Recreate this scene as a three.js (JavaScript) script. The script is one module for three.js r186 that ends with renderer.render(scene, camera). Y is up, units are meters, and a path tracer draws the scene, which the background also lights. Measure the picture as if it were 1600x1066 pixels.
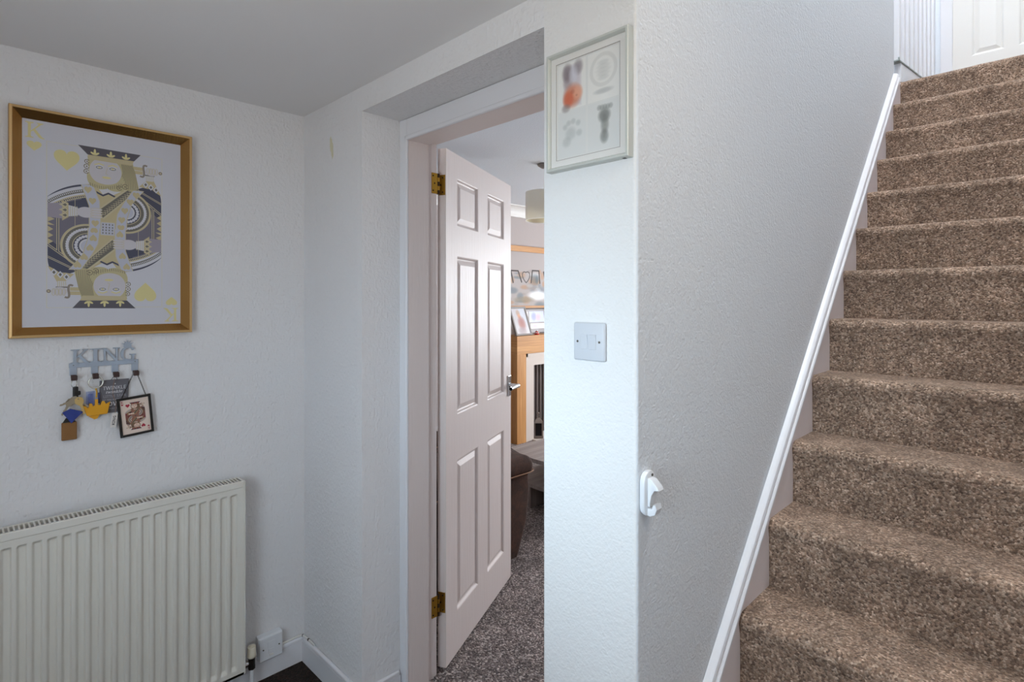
import * as THREE from 'three';
import { RoundedBoxGeometry } from 'three/addons/geometries/RoundedBoxGeometry.js';
import { mergeGeometries, toCreasedNormals, mergeVertices } from 'three/addons/utils/BufferGeometryUtils.js';
import { TextGeometry } from 'three/addons/geometries/TextGeometry.js';
import { FontLoader } from 'three/addons/loaders/FontLoader.js';
import { RectAreaLightUniformsLib } from 'three/addons/lights/RectAreaLightUniformsLib.js';

// ------------------------------------------------------------------ camera, sky, sun, area lights, exposure
// y up, metres; the hall floor is y = 0; the stairs climb towards -z, the door wall runs along x.
const scene = new THREE.Scene();
const F = 869.03;                                             // focal length in pixels of the 1600 x 1066 frame
const camera = new THREE.PerspectiveCamera(2 * Math.atan(533 / F) * 180 / Math.PI, 1600 / 1066, 0.05, 60);
camera.position.set(0, 1.47, 0);
camera.rotation.y = 44.885 * Math.PI / 180;
camera.setViewOffset(1600, 1066, 0, 64.7, 1600, 1066);        // shift lens: level camera, horizon above the middle
camera.updateProjectionMatrix();

const renderer = new THREE.WebGLRenderer({ antialias: true });
renderer.toneMapping = THREE.LinearToneMapping;
renderer.toneMappingExposure = 1.0;
renderer.shadowMap.enabled = true;
renderer.shadowMap.type = THREE.PCFSoftShadowMap;
RectAreaLightUniformsLib.init();

scene.background = new THREE.Color(0.46, 0.73, 1.0);          // bright overcast sky
scene.backgroundIntensity = 6.4;

function rectLight(name, w, h, color, intensity, pos, target) {
  const l = new THREE.RectAreaLight(color, intensity, w, h);
  l.name = name; l.position.set(...pos); l.lookAt(...target); scene.add(l);
  return l;
}
// the open sky low over the street, as it shines through the glazed front door behind the camera
const sky = new THREE.DirectionalLight(new THREE.Color(0.62, 0.84, 1.0), 2.2);
sky.name = 'open_sky'; sky.position.set(0.32, 1.55, 3.0); sky.target.position.set(-0.55, 1.14, -1.0);
sky.shadow.radius = 50; sky.castShadow = true; sky.shadow.mapSize.set(2048, 2048);
Object.assign(sky.shadow.camera, { left: -3, right: 3, top: 3, bottom: -3, near: 0.1, far: 12 });
scene.add(sky, sky.target);
// living room and landing daylight; added warm front door fill and stair skylight
rectLight('front_door_fill', 0.78, 0.8, new THREE.Color(1.0, 0.94, 0.85), 4.4, [-0.60, 1.40, 0.585], [-0.60, 1.40, -1]);  // warm fill added inside the glass to light the hall
rectLight('living_window_light', 1.9, 1.2, new THREE.Color(1.0, 0.94, 0.89), 12, [-1.9, 1.55, -5.86], [-1.9, 1.5, 0]);
rectLight('landing_window_light', 0.46, 1.1, new THREE.Color(0.97, 0.97, 0.98), 5.5, [-1.68, 3.7, -3.82], [0, 3.5, -3.82]);
rectLight('added_skylight_light', 0.66, 1.5, new THREE.Color(1.0, 0.95, 0.89), 22, [-0.14, 5.6, -1.85], [-0.14, 0, -1.85]);  // unseen skylight added to brighten the treads from above

// ------------------------------------------------------------------ helpers
function rng(seed) { let a = seed >>> 0; return () => { a = (a + 0x6D2B79F5) | 0; let t = Math.imul(a ^ (a >>> 15), 1 | a); t = (t + Math.imul(t ^ (t >>> 7), 61 | t)) ^ t; return ((t ^ (t >>> 14)) >>> 0) / 4294967296; }; }
const used = {};
function numbered(n) { if (!(n in used)) { used[n] = 0; return n; } used[n]++; return n + '_' + String(used[n]).padStart(3, '0'); }
function mesh(name, geo, mat, parent = scene) {
  const m = new THREE.Mesh(geo, mat); m.name = numbered(name); m.castShadow = m.receiveShadow = true; parent.add(m); return m;
}
function struct(name, geo, mat, parent = scene) { const m = mesh(name, geo, mat, parent); if (parent === scene) m.userData.kind = 'structure'; return m; }
function structGroup(name, [x, y, z] = [0, 0, 0], turn = 0) { const o = new THREE.Group(); o.name = numbered(name); o.position.set(x, y, z); o.rotation.y = turn; o.userData.kind = 'structure'; scene.add(o); return o; }
function thing(name, label, category, [x, y, z] = [0, 0, 0], turn = 0, group) {
  const o = new THREE.Group(); o.name = numbered(name); o.position.set(x, y, z); o.rotation.y = turn;
  o.userData = { label, category }; if (group) o.userData.group = group; scene.add(o); return o;
}
// uv in metres, seen square to the main direction of each face
function boxUV(g, ox = 0, oy = 0, oz = 0) {
  g = g.index ? g.toNonIndexed() : g;
  const p = g.attributes.position, n = g.attributes.normal, uv = new Float32Array(p.count * 2);
  for (let i = 0; i < p.count; i += 3) {
    let nx = 0, ny = 0, nz = 0;
    for (let k = 0; k < 3; k++) { nx += n.getX(i + k); ny += n.getY(i + k); nz += n.getZ(i + k); }
    nx = Math.abs(nx); ny = Math.abs(ny); nz = Math.abs(nz);
    for (let k = 0; k < 3; k++) {
      const x = p.getX(i + k) + ox, y = p.getY(i + k) + oy, z = p.getZ(i + k) + oz;
      const [u, v] = nx > ny && nx > nz ? [z, y] : ny > nz ? [x, z] : [x, y];
      uv[(i + k) * 2] = u; uv[(i + k) * 2 + 1] = v;
    }
  }
  g.setAttribute('uv', new THREE.BufferAttribute(uv, 2));
  return g;
}
function box(x0, x1, y0, y1, z0, z1, r = 0, seg = 2) {
  const w = Math.abs(x1 - x0), h = Math.abs(y1 - y0), d = Math.abs(z1 - z0);
  const g = r ? new RoundedBoxGeometry(w, h, d, seg, Math.min(r, w / 2.01, h / 2.01, d / 2.01)) : new THREE.BoxGeometry(w, h, d);
  g.translate((x0 + x1) / 2, (y0 + y1) / 2, (z0 + z1) / 2);
  return boxUV(g);
}
function merge(list) {
  return mergeGeometries(list.map((g) => { g = g.index ? g.toNonIndexed() : g; for (const k of Object.keys(g.attributes)) if (!['position', 'normal', 'uv'].includes(k)) g.deleteAttribute(k); return g; }));
}
function soft(g, a = 0.6) { return toCreasedNormals(g, a); }
function shapeOf(pts, holes = []) {
  const s = new THREE.Shape(pts.map((p) => new THREE.Vector2(...p)));
  for (const h of holes) s.holes.push(new THREE.Path(h.map((p) => new THREE.Vector2(...p))));
  return s;
}
const rect = (x0, y0, x1, y1) => [[x0, y0], [x1, y0], [x1, y1], [x0, y1]];
// extrude an outline in x, y from z0 to z1
function slab(pts, z0, z1, holes = [], bevel = 0) {
  const g = new THREE.ExtrudeGeometry(shapeOf(pts, holes), { depth: z1 - z0 - 2 * bevel, bevelEnabled: bevel > 0, bevelSize: bevel, bevelThickness: bevel, bevelOffset: -bevel, bevelSegments: 2, curveSegments: 16 });
  g.translate(0, 0, z0 + bevel); return boxUV(g);
}
// extrude a plan outline in x, z upwards from y0 to y1
function prism(plan, y0, y1) {
  const g = new THREE.ExtrudeGeometry(shapeOf(plan.map(([x, z]) => [x, -z])), { depth: y1 - y0, bevelEnabled: false, curveSegments: 8 });
  g.rotateX(-Math.PI / 2); g.translate(0, y0, 0); return boxUV(g);
}
// extrude a side outline given as [z, y] along x from x0 to x1
function sideSlab(pts, x0, x1) {
  const g = new THREE.ExtrudeGeometry(shapeOf(pts.map(([z, y]) => [-z, y])), { depth: x1 - x0, bevelEnabled: false });
  g.rotateY(Math.PI / 2); g.translate(x0, 0, 0); return boxUV(g);
}
// mitred rectangular rings: profile of [inset from the w x h outline, height in z]; fill closes the last ring
function rings(w, h, profile, fill = false, back = false) {
  const pos = [], tri = (a, b, c) => pos.push(...a, ...b, ...c);
  const ring = ([i, z]) => [[-w / 2 + i, -h / 2 + i, z], [w / 2 - i, -h / 2 + i, z], [w / 2 - i, h / 2 - i, z], [-w / 2 + i, h / 2 - i, z]];
  for (let k = 0; k + 1 < profile.length; k++) {
    const a = ring(profile[k]), b = ring(profile[k + 1]);
    for (let e = 0; e < 4; e++) { const f = (e + 1) % 4; tri(a[e], a[f], b[f]); tri(a[e], b[f], b[e]); }
  }
  const cap = (r, flip) => { if (flip) { tri(r[0], r[2], r[1]); tri(r[0], r[3], r[2]); } else { tri(r[0], r[1], r[2]); tri(r[0], r[2], r[3]); } };
  if (fill) cap(ring(profile[profile.length - 1]), false);
  if (back) cap(ring(profile[0]), true);
  const g = new THREE.BufferGeometry(); g.setAttribute('position', new THREE.Float32BufferAttribute(pos, 3)); g.computeVertexNormals();
  return boxUV(g);
}
function lathe(pts, seg = 32) { return boxUVkeep(new THREE.LatheGeometry(pts.map((p) => new THREE.Vector2(...p)), seg)); }
function boxUVkeep(g) { return g.index ? g.toNonIndexed() : g; }
function tube(points, r, seg = 40, rad = 8, closed = false) { return boxUVkeep(new THREE.TubeGeometry(new THREE.CatmullRomCurve3(points.map((p) => new THREE.Vector3(...p)), closed), seg, r, rad, closed)); }
function cyl(r0, r1, h, seg = 24) { return boxUVkeep(new THREE.CylinderGeometry(r0, r1, h, seg)); }
function plane(w, h) { return boxUVkeep(new THREE.PlaneGeometry(w, h)); }

// ------------------------------------------------------------------ textures
function lattice(n, seed) { const r = rng(seed), a = new Float32Array(n * n); for (let i = 0; i < a.length; i++) a[i] = r(); return a; }
function periodicNoise(S, cells, seed, cellsY = cells) {
  const r = rng(seed), L = new Float32Array(cells * cellsY); for (let i = 0; i < L.length; i++) L[i] = r();
  const out = new Float32Array(S * S), s = (t) => t * t * (3 - 2 * t);
  for (let y = 0; y < S; y++) for (let x = 0; x < S; x++) {
    const fx = x / S * cells, fy = y / S * cellsY, x0 = Math.floor(fx), y0 = Math.floor(fy), tx = s(fx - x0), ty = s(fy - y0);
    const x1 = (x0 + 1) % cells, y1 = (y0 + 1) % cellsY;
    out[y * S + x] = (L[y0 * cells + x0] * (1 - tx) + L[y0 * cells + x1] * tx) * (1 - ty) + (L[y1 * cells + x0] * (1 - tx) + L[y1 * cells + x1] * tx) * ty;
  }
  return out;
}
function fieldTexture(S, f, color = false) {           // f(i) -> grey 0..1 or [r, g, b] 0..255
  const d = new Uint8Array(S * S * 4);
  for (let i = 0; i < S * S; i++) { const v = f(i); if (color) { d[i * 4] = v[0]; d[i * 4 + 1] = v[1]; d[i * 4 + 2] = v[2]; } else d[i * 4] = d[i * 4 + 1] = d[i * 4 + 2] = Math.max(0, Math.min(255, v * 255)); d[i * 4 + 3] = 255; }
  const t = new THREE.DataTexture(d, S, S, THREE.RGBAFormat); t.wrapS = t.wrapT = THREE.RepeatWrapping; t.magFilter = THREE.LinearFilter; t.minFilter = THREE.LinearMipmapLinearFilter; t.generateMipmaps = true;
  if (color) t.colorSpace = THREE.SRGBColorSpace; t.needsUpdate = true; return t;
}
const sized = (t, w, h = w) => { const c = t.clone(); c.repeat.set(1 / w, 1 / h); c.needsUpdate = true; return c; };
const clamp255 = (v) => Math.max(0, Math.min(255, v));

// roller and woodchip relief of the painted walls
const plasterTex = (() => {
  const S = 512, a = periodicNoise(S, 40, 1), b = periodicNoise(S, 90, 2), c = periodicNoise(S, 60, 3, 34), d = periodicNoise(S, 9, 4);
  return fieldTexture(S, (i) => { const k = Math.max(0, c[i] - 0.52) * 2.0; return 0.16 + 0.3 * a[i] + 0.2 * b[i] + 0.42 * k + 0.14 * d[i]; });
})();
const stippleTex = (() => { const S = 512, a = periodicNoise(S, 110, 5), b = periodicNoise(S, 60, 6), c = periodicNoise(S, 170, 7); return fieldTexture(S, (i) => 0.42 * a[i] + 0.36 * b[i] + 0.22 * c[i]); })();
const cloudTex = (() => { const S = 256, a = periodicNoise(S, 5, 8), b = periodicNoise(S, 13, 9), c = periodicNoise(S, 41, 10); return fieldTexture(S, (i) => 0.5 * a[i] + 0.3 * b[i] + 0.2 * c[i]); })();

// cut-pile carpet: every tuft has its own yarn colour
function carpet(S, cells, seed, palette, mottled) {
  const r = rng(seed), n = cells * cells, jx = new Float32Array(n), jy = new Float32Array(n), col = [], up = new Float32Array(n);
  for (let i = 0; i < n; i++) { jx[i] = r(); jy[i] = r(); up[i] = r(); const k = Math.min(palette.length - 1, Math.floor(r() * palette.length)), v = 0.86 + 0.28 * r(); col.push(palette[k].map((c) => c * v)); }
  const big = periodicNoise(S, 6, seed + 1), mid = periodicNoise(S, 17, seed + 2), fine = periodicNoise(S, S / 4, seed + 3);
  const data = new Float32Array(S * S * 4), w = S / cells;
  for (let y = 0; y < S; y++) for (let x = 0; x < S; x++) {
    const cx = Math.floor(x / w), cy = Math.floor(y / w); let best = 1e9, bi = 0;
    for (let dy = -1; dy <= 1; dy++) for (let dx = -1; dx <= 1; dx++) {
      const k = ((cy + dy + cells) % cells) * cells + (cx + dx + cells) % cells;
      const px = (cx + dx + jx[k]) * w - x, py = (cy + dy + jy[k]) * w - y, d = px * px + py * py;
      if (d < best) { best = d; bi = k; }
    }
    const i = y * S + x, near = Math.sqrt(best) / w, m = 1 + mottled * (0.6 * (big[i] - 0.5) + 0.7 * (mid[i] - 0.5)) + 0.25 * (fine[i] - 0.5);
    for (let c = 0; c < 3; c++) data[i * 4 + c] = clamp255(col[bi][c] * m);
    data[i * 4 + 3] = Math.max(0, 1 - near * 1.1) * 0.7 + 0.3 * up[bi];
  }
  return { map: fieldTexture(S, (i) => [data[i * 4], data[i * 4 + 1], data[i * 4 + 2]], true), bump: fieldTexture(S, (i) => data[i * 4 + 3]) };
}
const stairPile = carpet(1024, 104, 21, [[164, 141, 123], [149, 125, 108], [178, 156, 138], [128, 106, 90], [142, 118, 101], [157, 133, 115], [114, 94, 81]], 0.22);
const livingPile = carpet(1024, 96, 31, [[150, 137, 131], [126, 113, 109], [178, 166, 160], [98, 87, 85], [114, 103, 101], [78, 69, 67]], 0.3);
const hallPile = carpet(512, 80, 41, [[38, 26, 22], [26, 18, 16], [52, 38, 32], [20, 14, 13]], 0.3);

// straight grained timber, grain along v
function timber(S, seed, light, dark, lines) {
  const a = periodicNoise(S, lines, seed, 2), b = periodicNoise(S, lines * 3, seed + 1, 5), c = periodicNoise(S, 4, seed + 2, 2), d = periodicNoise(S, S / 4, seed + 3, 12);
  return fieldTexture(S, (i) => { const k = 0.35 * a[i] + 0.3 * b[i] + 0.2 * c[i] + 0.15 * d[i]; return [0, 1, 2].map((q) => clamp255(dark[q] + (light[q] - dark[q]) * k)); }, true);
}
const oakTex = timber(512, 51, [226, 172, 112], [172, 116, 62], 26);
const greyWoodTex = timber(512, 61, [186, 172, 165], [124, 113, 108], 18);
const grainTex = (() => { const S = 512, a = periodicNoise(S, 120, 71, 6), b = periodicNoise(S, 60, 72, 4), c = periodicNoise(S, 200, 73, 14); return fieldTexture(S, (i) => 0.4 * a[i] + 0.35 * b[i] + 0.25 * c[i]); })();
const suedeTex = (() => { const S = 256, a = periodicNoise(S, 12, 81), b = periodicNoise(S, 60, 82); return fieldTexture(S, (i) => { const k = 0.55 + 0.3 * a[i] + 0.25 * b[i]; return [78 * k, 48 * k, 35 * k]; }, true); })();

function canvasTexture(w, h, draw) {
  const c = document.createElement('canvas'); c.width = w; c.height = h; draw(c.getContext('2d'), w, h);
  const t = new THREE.CanvasTexture(c); t.colorSpace = THREE.SRGBColorSpace; t.magFilter = THREE.LinearFilter; t.anisotropy = 8; return t;
}

// ------------------------------------------------------------------ prints
function heart(x, cx, cy, w, h, up = false) {
  x.save(); x.translate(cx, cy); if (up) x.rotate(Math.PI); x.scale(w / 2, h / 2);
  x.beginPath(); x.moveTo(0, 1);
  x.bezierCurveTo(-0.45, 0.45, -1, 0.1, -1, -0.42); x.bezierCurveTo(-1, -0.85, -0.66, -1, -0.46, -1); x.bezierCurveTo(-0.22, -1, -0.05, -0.86, 0, -0.62);
  x.bezierCurveTo(0.05, -0.86, 0.22, -1, 0.46, -1); x.bezierCurveTo(0.66, -1, 1, -0.85, 1, -0.42); x.bezierCurveTo(1, 0.1, 0.45, 0.45, 0, 1);
  x.closePath(); x.fill(); x.restore();
}
// a two-headed king card; every place is given as a share of the card's width (u) and height (v)
function kingCard(x, W, H, P) {
  const U = (u) => u * W, Vv = (v) => v * H, path = (pts, close = true) => { x.beginPath(); pts.forEach(([u, v], i) => (i ? x.lineTo(U(u), Vv(v)) : x.moveTo(U(u), Vv(v)))); if (close) x.closePath(); };
  const fill = (pts, c) => { path(pts); x.fillStyle = c; x.fill(); };
  const line = (pts, c, w, close = false) => { path(pts, close); x.strokeStyle = c; x.lineWidth = w * W; x.stroke(); };
  const arc = (u, v, r, a0, a1, c, w) => { x.beginPath(); x.arc(U(u), Vv(v), r * W, a0, a1); x.strokeStyle = c; x.lineWidth = w * W; x.stroke(); };
  const disc = (u, v, r, c) => { x.beginPath(); x.arc(U(u), Vv(v), r * W, 0, 7); x.fillStyle = c; x.fill(); };
  x.fillStyle = P.paper; x.fillRect(0, 0, W, H); x.lineJoin = 'round';
  line([[0.137, 0.095], [0.863, 0.095], [0.863, 0.905], [0.137, 0.905]], P.frame, 0.003, true);
  const half = () => {
    // corner letter and hearts
    x.fillStyle = P.pip; x.font = `${Math.round(H * 0.105)}px serif`; x.textAlign = 'center'; x.textBaseline = 'alphabetic'; x.fillText('K', U(0.068), Vv(0.088));
    heart(x, U(0.068), Vv(0.127), W * 0.082, H * 0.046); heart(x, U(0.252), Vv(0.176), W * 0.15, H * 0.1);
    x.save(); x.beginPath(); x.rect(0, 0, W, Vv(0.5)); x.clip();
    // the robe
    x.save(); x.beginPath(); x.moveTo(U(0.142), Vv(0.52)); x.lineTo(U(0.142), Vv(0.362)); x.quadraticCurveTo(U(0.24), Vv(0.29), U(0.40), Vv(0.278)); x.lineTo(U(0.66), Vv(0.285)); x.lineTo(U(0.74), Vv(0.262)); x.lineTo(U(0.82), Vv(0.25)); x.quadraticCurveTo(U(0.858), Vv(0.29), U(0.858), Vv(0.34)); x.lineTo(U(0.858), Vv(0.52)); x.closePath();
    x.fillStyle = P.dark; x.fill(); x.clip();
    fill([[0.142, 0.47], [0.40, 0.40], [0.40, 0.52], [0.142, 0.52]], P.mid); fill([[0.142, 0.36], [0.30, 0.31], [0.34, 0.36], [0.142, 0.41]], P.mid);
    fill([[0.68, 0.52], [0.72, 0.45], [0.80, 0.40], [0.858, 0.44], [0.858, 0.52]], P.mid);
    line([[0.30, 0.28], [0.30, 0.52]], P.gold, 0.003);
    for (const [w, c] of [[0.016, P.gold], [0.006, P.dark]]) { line([[0.20, 0.4], [0.20, 0.52]], c, w); line([[0.80, 0.37], [0.80, 0.52]], c, w); line([[0.66, 0.29], [0.86, 0.405]], c, w); line([[0.64, 0.262], [0.86, 0.345]], c, w * 0.8); }
    for (let k = 0; k < 3; k++) { fill([[0.142, 0.425 + k * 0.03], [0.182, 0.44 + k * 0.03], [0.142, 0.455 + k * 0.03]], P.gold2); fill([[0.858, 0.405 + k * 0.03], [0.826, 0.42 + k * 0.03], [0.858, 0.435 + k * 0.03]], P.gold2); }
    // patterned hem on the left shoulder
    for (const [o, c, w] of [[0, P.dark, 0.014], [0.014, P.paper, 0.022], [0.03, P.ink, 0.02], [0.045, P.paper, 0.014], [0.058, P.gold, 0.02]]) { x.beginPath(); x.moveTo(U(0.13), Vv(0.37 + o)); x.quadraticCurveTo(U(0.24), Vv(0.295 + o), U(0.41), Vv(0.283 + o * 0.9)); x.strokeStyle = c; x.lineWidth = W * w * 1.25; x.stroke(); }
    x.setLineDash([W * 0.006, W * 0.006]); for (const [o, c] of [[0.028, P.paper], [0.059, P.dark]]) { x.beginPath(); x.moveTo(U(0.13), Vv(0.37 + o)); x.quadraticCurveTo(U(0.24), Vv(0.295 + o), U(0.41), Vv(0.283 + o * 0.9)); x.strokeStyle = c; x.lineWidth = W * 0.013; x.stroke(); } x.setLineDash([]);
    // beaded wheels
    for (const [u, v, a0, a1] of [[0.62, 0.405, -1.2, 1.75], [0.38, 0.595, -4.3, -1.3]]) {
      arc(u, v, 0.105, a0, a1, P.gold, 0.125); arc(u, v, 0.125, a0, a1, P.ink, 0.056); arc(u, v, 0.074, a0, a1, P.dark, 0.036); arc(u, v, 0.162, a0, a1, P.gold2, 0.006); arc(u, v, 0.05, a0, a1, P.paper, 0.01); disc(u, v, 0.045, P.cloth);
      for (let k = 0; k < 22; k++) { const t = a0 + (a1 - a0) * (k + 0.5) / 22; disc(u + 0.127 * Math.cos(t), v + 0.127 * Math.sin(t) * W / H, 0.0105, P.paper); if (k % 2) disc(u + 0.075 * Math.cos(t), v + 0.075 * Math.sin(t) * W / H, 0.011, P.paper); }
    }
    // chest, sash and lapels
    fill([[0.41, 0.28], [0.66, 0.28], [0.56, 0.52], [0.46, 0.52]], P.gold2); fill([[0.43, 0.285], [0.62, 0.285], [0.53, 0.325], [0.5, 0.312], [0.47, 0.325]], P.paper);
    line([[0.42, 0.312], [0.47, 0.33], [0.505, 0.316], [0.55, 0.332]], P.dark, 0.012);
    fill([[0.63, 0.288], [0.69, 0.288], [0.47, 0.445], [0.445, 0.405]], P.ink); line([[0.62, 0.288], [0.44, 0.405]], P.gold, 0.012); line([[0.69, 0.29], [0.47, 0.45]], P.gold, 0.012);
    for (let k = 0; k < 13; k++) { const u = 0.647 - k * 0.0145, v = 0.298 + k * 0.0103; line([[u - 0.012, v - 0.004], [u + 0.012, v - 0.004], [u + 0.012, v + 0.006], [u - 0.004, v + 0.006], [u - 0.004, v + 0.001]], P.gold, 0.0034); }
    fill([[0.455, 0.466], [0.545, 0.466], [0.545, 0.52], [0.455, 0.52]], P.cloth); for (let a = 0; a < 4; a++) for (let b = 0; b < 3; b++) fill([[0.467 + a * 0.02, 0.474 + b * 0.015], [0.474 + a * 0.02, 0.474 + b * 0.015], [0.474 + a * 0.02, 0.482 + b * 0.015], [0.467 + a * 0.02, 0.482 + b * 0.015]], P.ink);
    line([[0.455, 0.466], [0.545, 0.466]], P.gold, 0.006);
    for (const L of [[[0.335, 0.282], [0.41, 0.282], [0.45, 0.36], [0.46, 0.52], [0.385, 0.52], [0.385, 0.39]], [[0.665, 0.285], [0.735, 0.285], [0.655, 0.36], [0.625, 0.44], [0.62, 0.52], [0.545, 0.52], [0.56, 0.42], [0.60, 0.36]]]) { fill(L, P.cloth); line(L, P.gold, 0.005, true); }
    x.fillStyle = P.gold2; for (const [u, v] of [[0.378, 0.31], [0.405, 0.365], [0.42, 0.428], [0.422, 0.478], [0.685, 0.312], [0.645, 0.352], [0.61, 0.4], [0.59, 0.45], [0.585, 0.492]]) heart(x, U(u), Vv(v), W * 0.046, H * 0.034);
    // left forearm: sleeve, zigzag cuff, hand
    fill([[0.142, 0.395], [0.235, 0.385], [0.235, 0.465], [0.142, 0.462]], P.sleeve); fill([[0.225, 0.375], [0.262, 0.385], [0.262, 0.455], [0.225, 0.475]], P.gold2);
    for (let k = 0; k < 3; k++) { const v = 0.395 + k * 0.026; fill([[0.205, v], [0.243, v - 0.014], [0.262, v], [0.243, v + 0.014]], P.gold); fill([[0.226, v], [0.243, v - 0.007], [0.253, v], [0.243, v + 0.007]], P.ink); }
    fill([[0.262, 0.395], [0.318, 0.404], [0.318, 0.444], [0.262, 0.452]], P.paper); for (let k = 0; k < 4; k++) line([[0.272 + k * 0.013, 0.398], [0.272 + k * 0.013, 0.45]], P.gold, 0.004);
    x.beginPath(); x.ellipse(U(0.365), Vv(0.424), W * 0.055, H * 0.027, 0, 0, 7); x.fillStyle = P.skin; x.fill(); for (let k = 0; k < 4; k++) { x.beginPath(); x.ellipse(U(0.43), Vv(0.405 + k * 0.0125), W * 0.036, H * 0.0068, 0, 0, 7); x.fillStyle = P.skin; x.fill(); x.strokeStyle = P.gold; x.lineWidth = W * 0.0025; x.stroke(); }
    x.restore();
    // raised right arm
    fill([[0.705, 0.262], [0.755, 0.225], [0.805, 0.222], [0.858, 0.30], [0.82, 0.285], [0.79, 0.268], [0.755, 0.268]], P.gold2);
    for (let k = 0; k < 3; k++) { const u = 0.75 + k * 0.036, v = 0.247 + k * 0.011; fill([[u, v - 0.018], [u + 0.02, v], [u, v + 0.018], [u - 0.02, v]], P.paper); fill([[u, v - 0.009], [u + 0.01, v], [u, v + 0.009], [u - 0.01, v]], P.ink); }
    fill([[0.742, 0.196], [0.812, 0.196], [0.802, 0.226], [0.752, 0.226]], P.paper); for (let k = 0; k < 5; k++) line([[0.753 + k * 0.012, 0.199], [0.756 + k * 0.011, 0.224]], P.gold, 0.004); line([[0.742, 0.196], [0.812, 0.196]], P.ink, 0.008);
    x.beginPath(); x.ellipse(U(0.79), Vv(0.176), W * 0.045, H * 0.021, 0, 0, 7); x.fillStyle = P.skin; x.fill(); for (let k = 0; k < 4; k++) { x.beginPath(); x.ellipse(U(0.765 + k * 0.02), Vv(0.172), W * 0.009, H * 0.017, 0, 0, 7); x.strokeStyle = P.gold; x.lineWidth = W * 0.003; x.stroke(); }
    disc(0.852, 0.176, 0.013, P.hilt); disc(0.852, 0.176, 0.006, P.gold);
    fill([[0.655, 0.158], [0.73, 0.158], [0.73, 0.196], [0.655, 0.196]], P.gold2); line([[0.655, 0.177], [0.73, 0.177]], P.paper, 0.004);
    x.beginPath(); x.moveTo(U(0.76), Vv(0.148)); x.bezierCurveTo(U(0.725), Vv(0.135), U(0.735), Vv(0.165), U(0.738), Vv(0.178)); x.bezierCurveTo(U(0.742), Vv(0.2), U(0.735), Vv(0.215), U(0.712), Vv(0.203)); x.strokeStyle = P.hilt; x.lineWidth = W * 0.014; x.stroke();
    // head: hair, face, beard, crown
    fill([[0.375, 0.135], [0.66, 0.135], [0.705, 0.275], [0.655, 0.292], [0.40, 0.27], [0.385, 0.24]], P.hair);
    for (let k = 0; k < 11; k++) line([[0.585 + k * 0.0065, 0.14], [0.60 + k * 0.008, 0.2], [0.57 + k * 0.0125, 0.285]], P.hairline, 0.0035);
    x.beginPath(); x.ellipse(U(0.487), Vv(0.205), W * 0.102, H * 0.07, 0, 0, 7); x.fillStyle = P.skin; x.fill();
    x.beginPath(); x.moveTo(U(0.375), Vv(0.215)); x.quadraticCurveTo(U(0.40), Vv(0.27), U(0.49), Vv(0.272)); x.quadraticCurveTo(U(0.57), Vv(0.268), U(0.592), Vv(0.22)); x.quadraticCurveTo(U(0.63), Vv(0.27), U(0.60), Vv(0.298)); x.quadraticCurveTo(U(0.52), Vv(0.31), U(0.50), Vv(0.29)); x.quadraticCurveTo(U(0.45), Vv(0.312), U(0.395), Vv(0.285)); x.quadraticCurveTo(U(0.362), Vv(0.26), U(0.375), Vv(0.215)); x.fillStyle = P.hair; x.fill();
    for (let k = 0; k < 15; k++) line([[0.39 + k * 0.014, 0.262 + 0.02 * Math.sin(k * 0.21 + 0.4)], [0.395 + k * 0.0135, 0.282 + 0.014 * Math.sin(k * 0.2 + 0.4)]], P.hairline, 0.0034);
    for (const [u, v, r] of [[0.372, 0.165, 0.014], [0.37, 0.19, 0.016], [0.368, 0.216, 0.015], [0.575, 0.282, 0.016], [0.612, 0.272, 0.018]]) { arc(u, v, r, 0.4, 5.8, P.hairline, 0.005); disc(u, v, r * 0.35, P.hairline); }
    for (const u of [0.447, 0.532]) { x.beginPath(); x.ellipse(U(u), Vv(0.186), W * 0.026, H * 0.013, 0, 0, 7); x.fillStyle = P.paper; x.fill(); x.beginPath(); x.ellipse(U(u), Vv(0.188), W * 0.019, H * 0.006, 0, 0, 7); x.strokeStyle = P.ink; x.lineWidth = W * 0.004; x.stroke(); disc(u, 0.188, 0.0065, P.pip); line([[u - 0.03, 0.176], [u, 0.168], [u + 0.03, 0.174]], P.pip, 0.008); }
    line([[0.497, 0.185], [0.488, 0.218], [0.502, 0.22]], P.gold, 0.003); x.beginPath(); x.ellipse(U(0.492), Vv(0.236), W * 0.028, H * 0.006, 0, 0, 7); x.fillStyle = P.pip; x.fill();
    fill([[0.378, 0.128], [0.672, 0.128], [0.655, 0.156], [0.385, 0.152]], P.gold2); line([[0.383, 0.139], [0.662, 0.14]], P.gold, 0.003); line([[0.385, 0.146], [0.66, 0.147]], P.gold, 0.003);
    fill([[0.318, 0.088], [0.716, 0.092], [0.672, 0.13], [0.376, 0.13]], P.crown);
    for (const u of [0.42, 0.52, 0.618]) { for (const s of [-1, 0, 1]) { x.save(); x.translate(U(u), Vv(0.127)); x.rotate(s * 0.95); x.beginPath(); x.ellipse(0, -H * (s ? 0.011 : 0.015), W * 0.0075, H * (s ? 0.011 : 0.015), 0, 0, 7); x.fillStyle = P.pip; x.fill(); x.restore(); } }
    x.restore();
  };
  half(); x.save(); x.translate(W, H); x.rotate(Math.PI); half(); x.restore();
}
const GOLD_CARD = { paper: '#cbcbd3', frame: '#d3cdb2', pip: '#d6cb92', dark: '#43465a', mid: '#6e6a78', ink: '#6a6660', gold: '#c2b798', gold2: '#beb08a', cloth: '#b9bbca', skin: '#c6c2c8', sleeve: '#9a93a0', hair: '#bab088', hairline: '#7c7260', hilt: '#8a8076', crown: '#55525c' };
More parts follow.
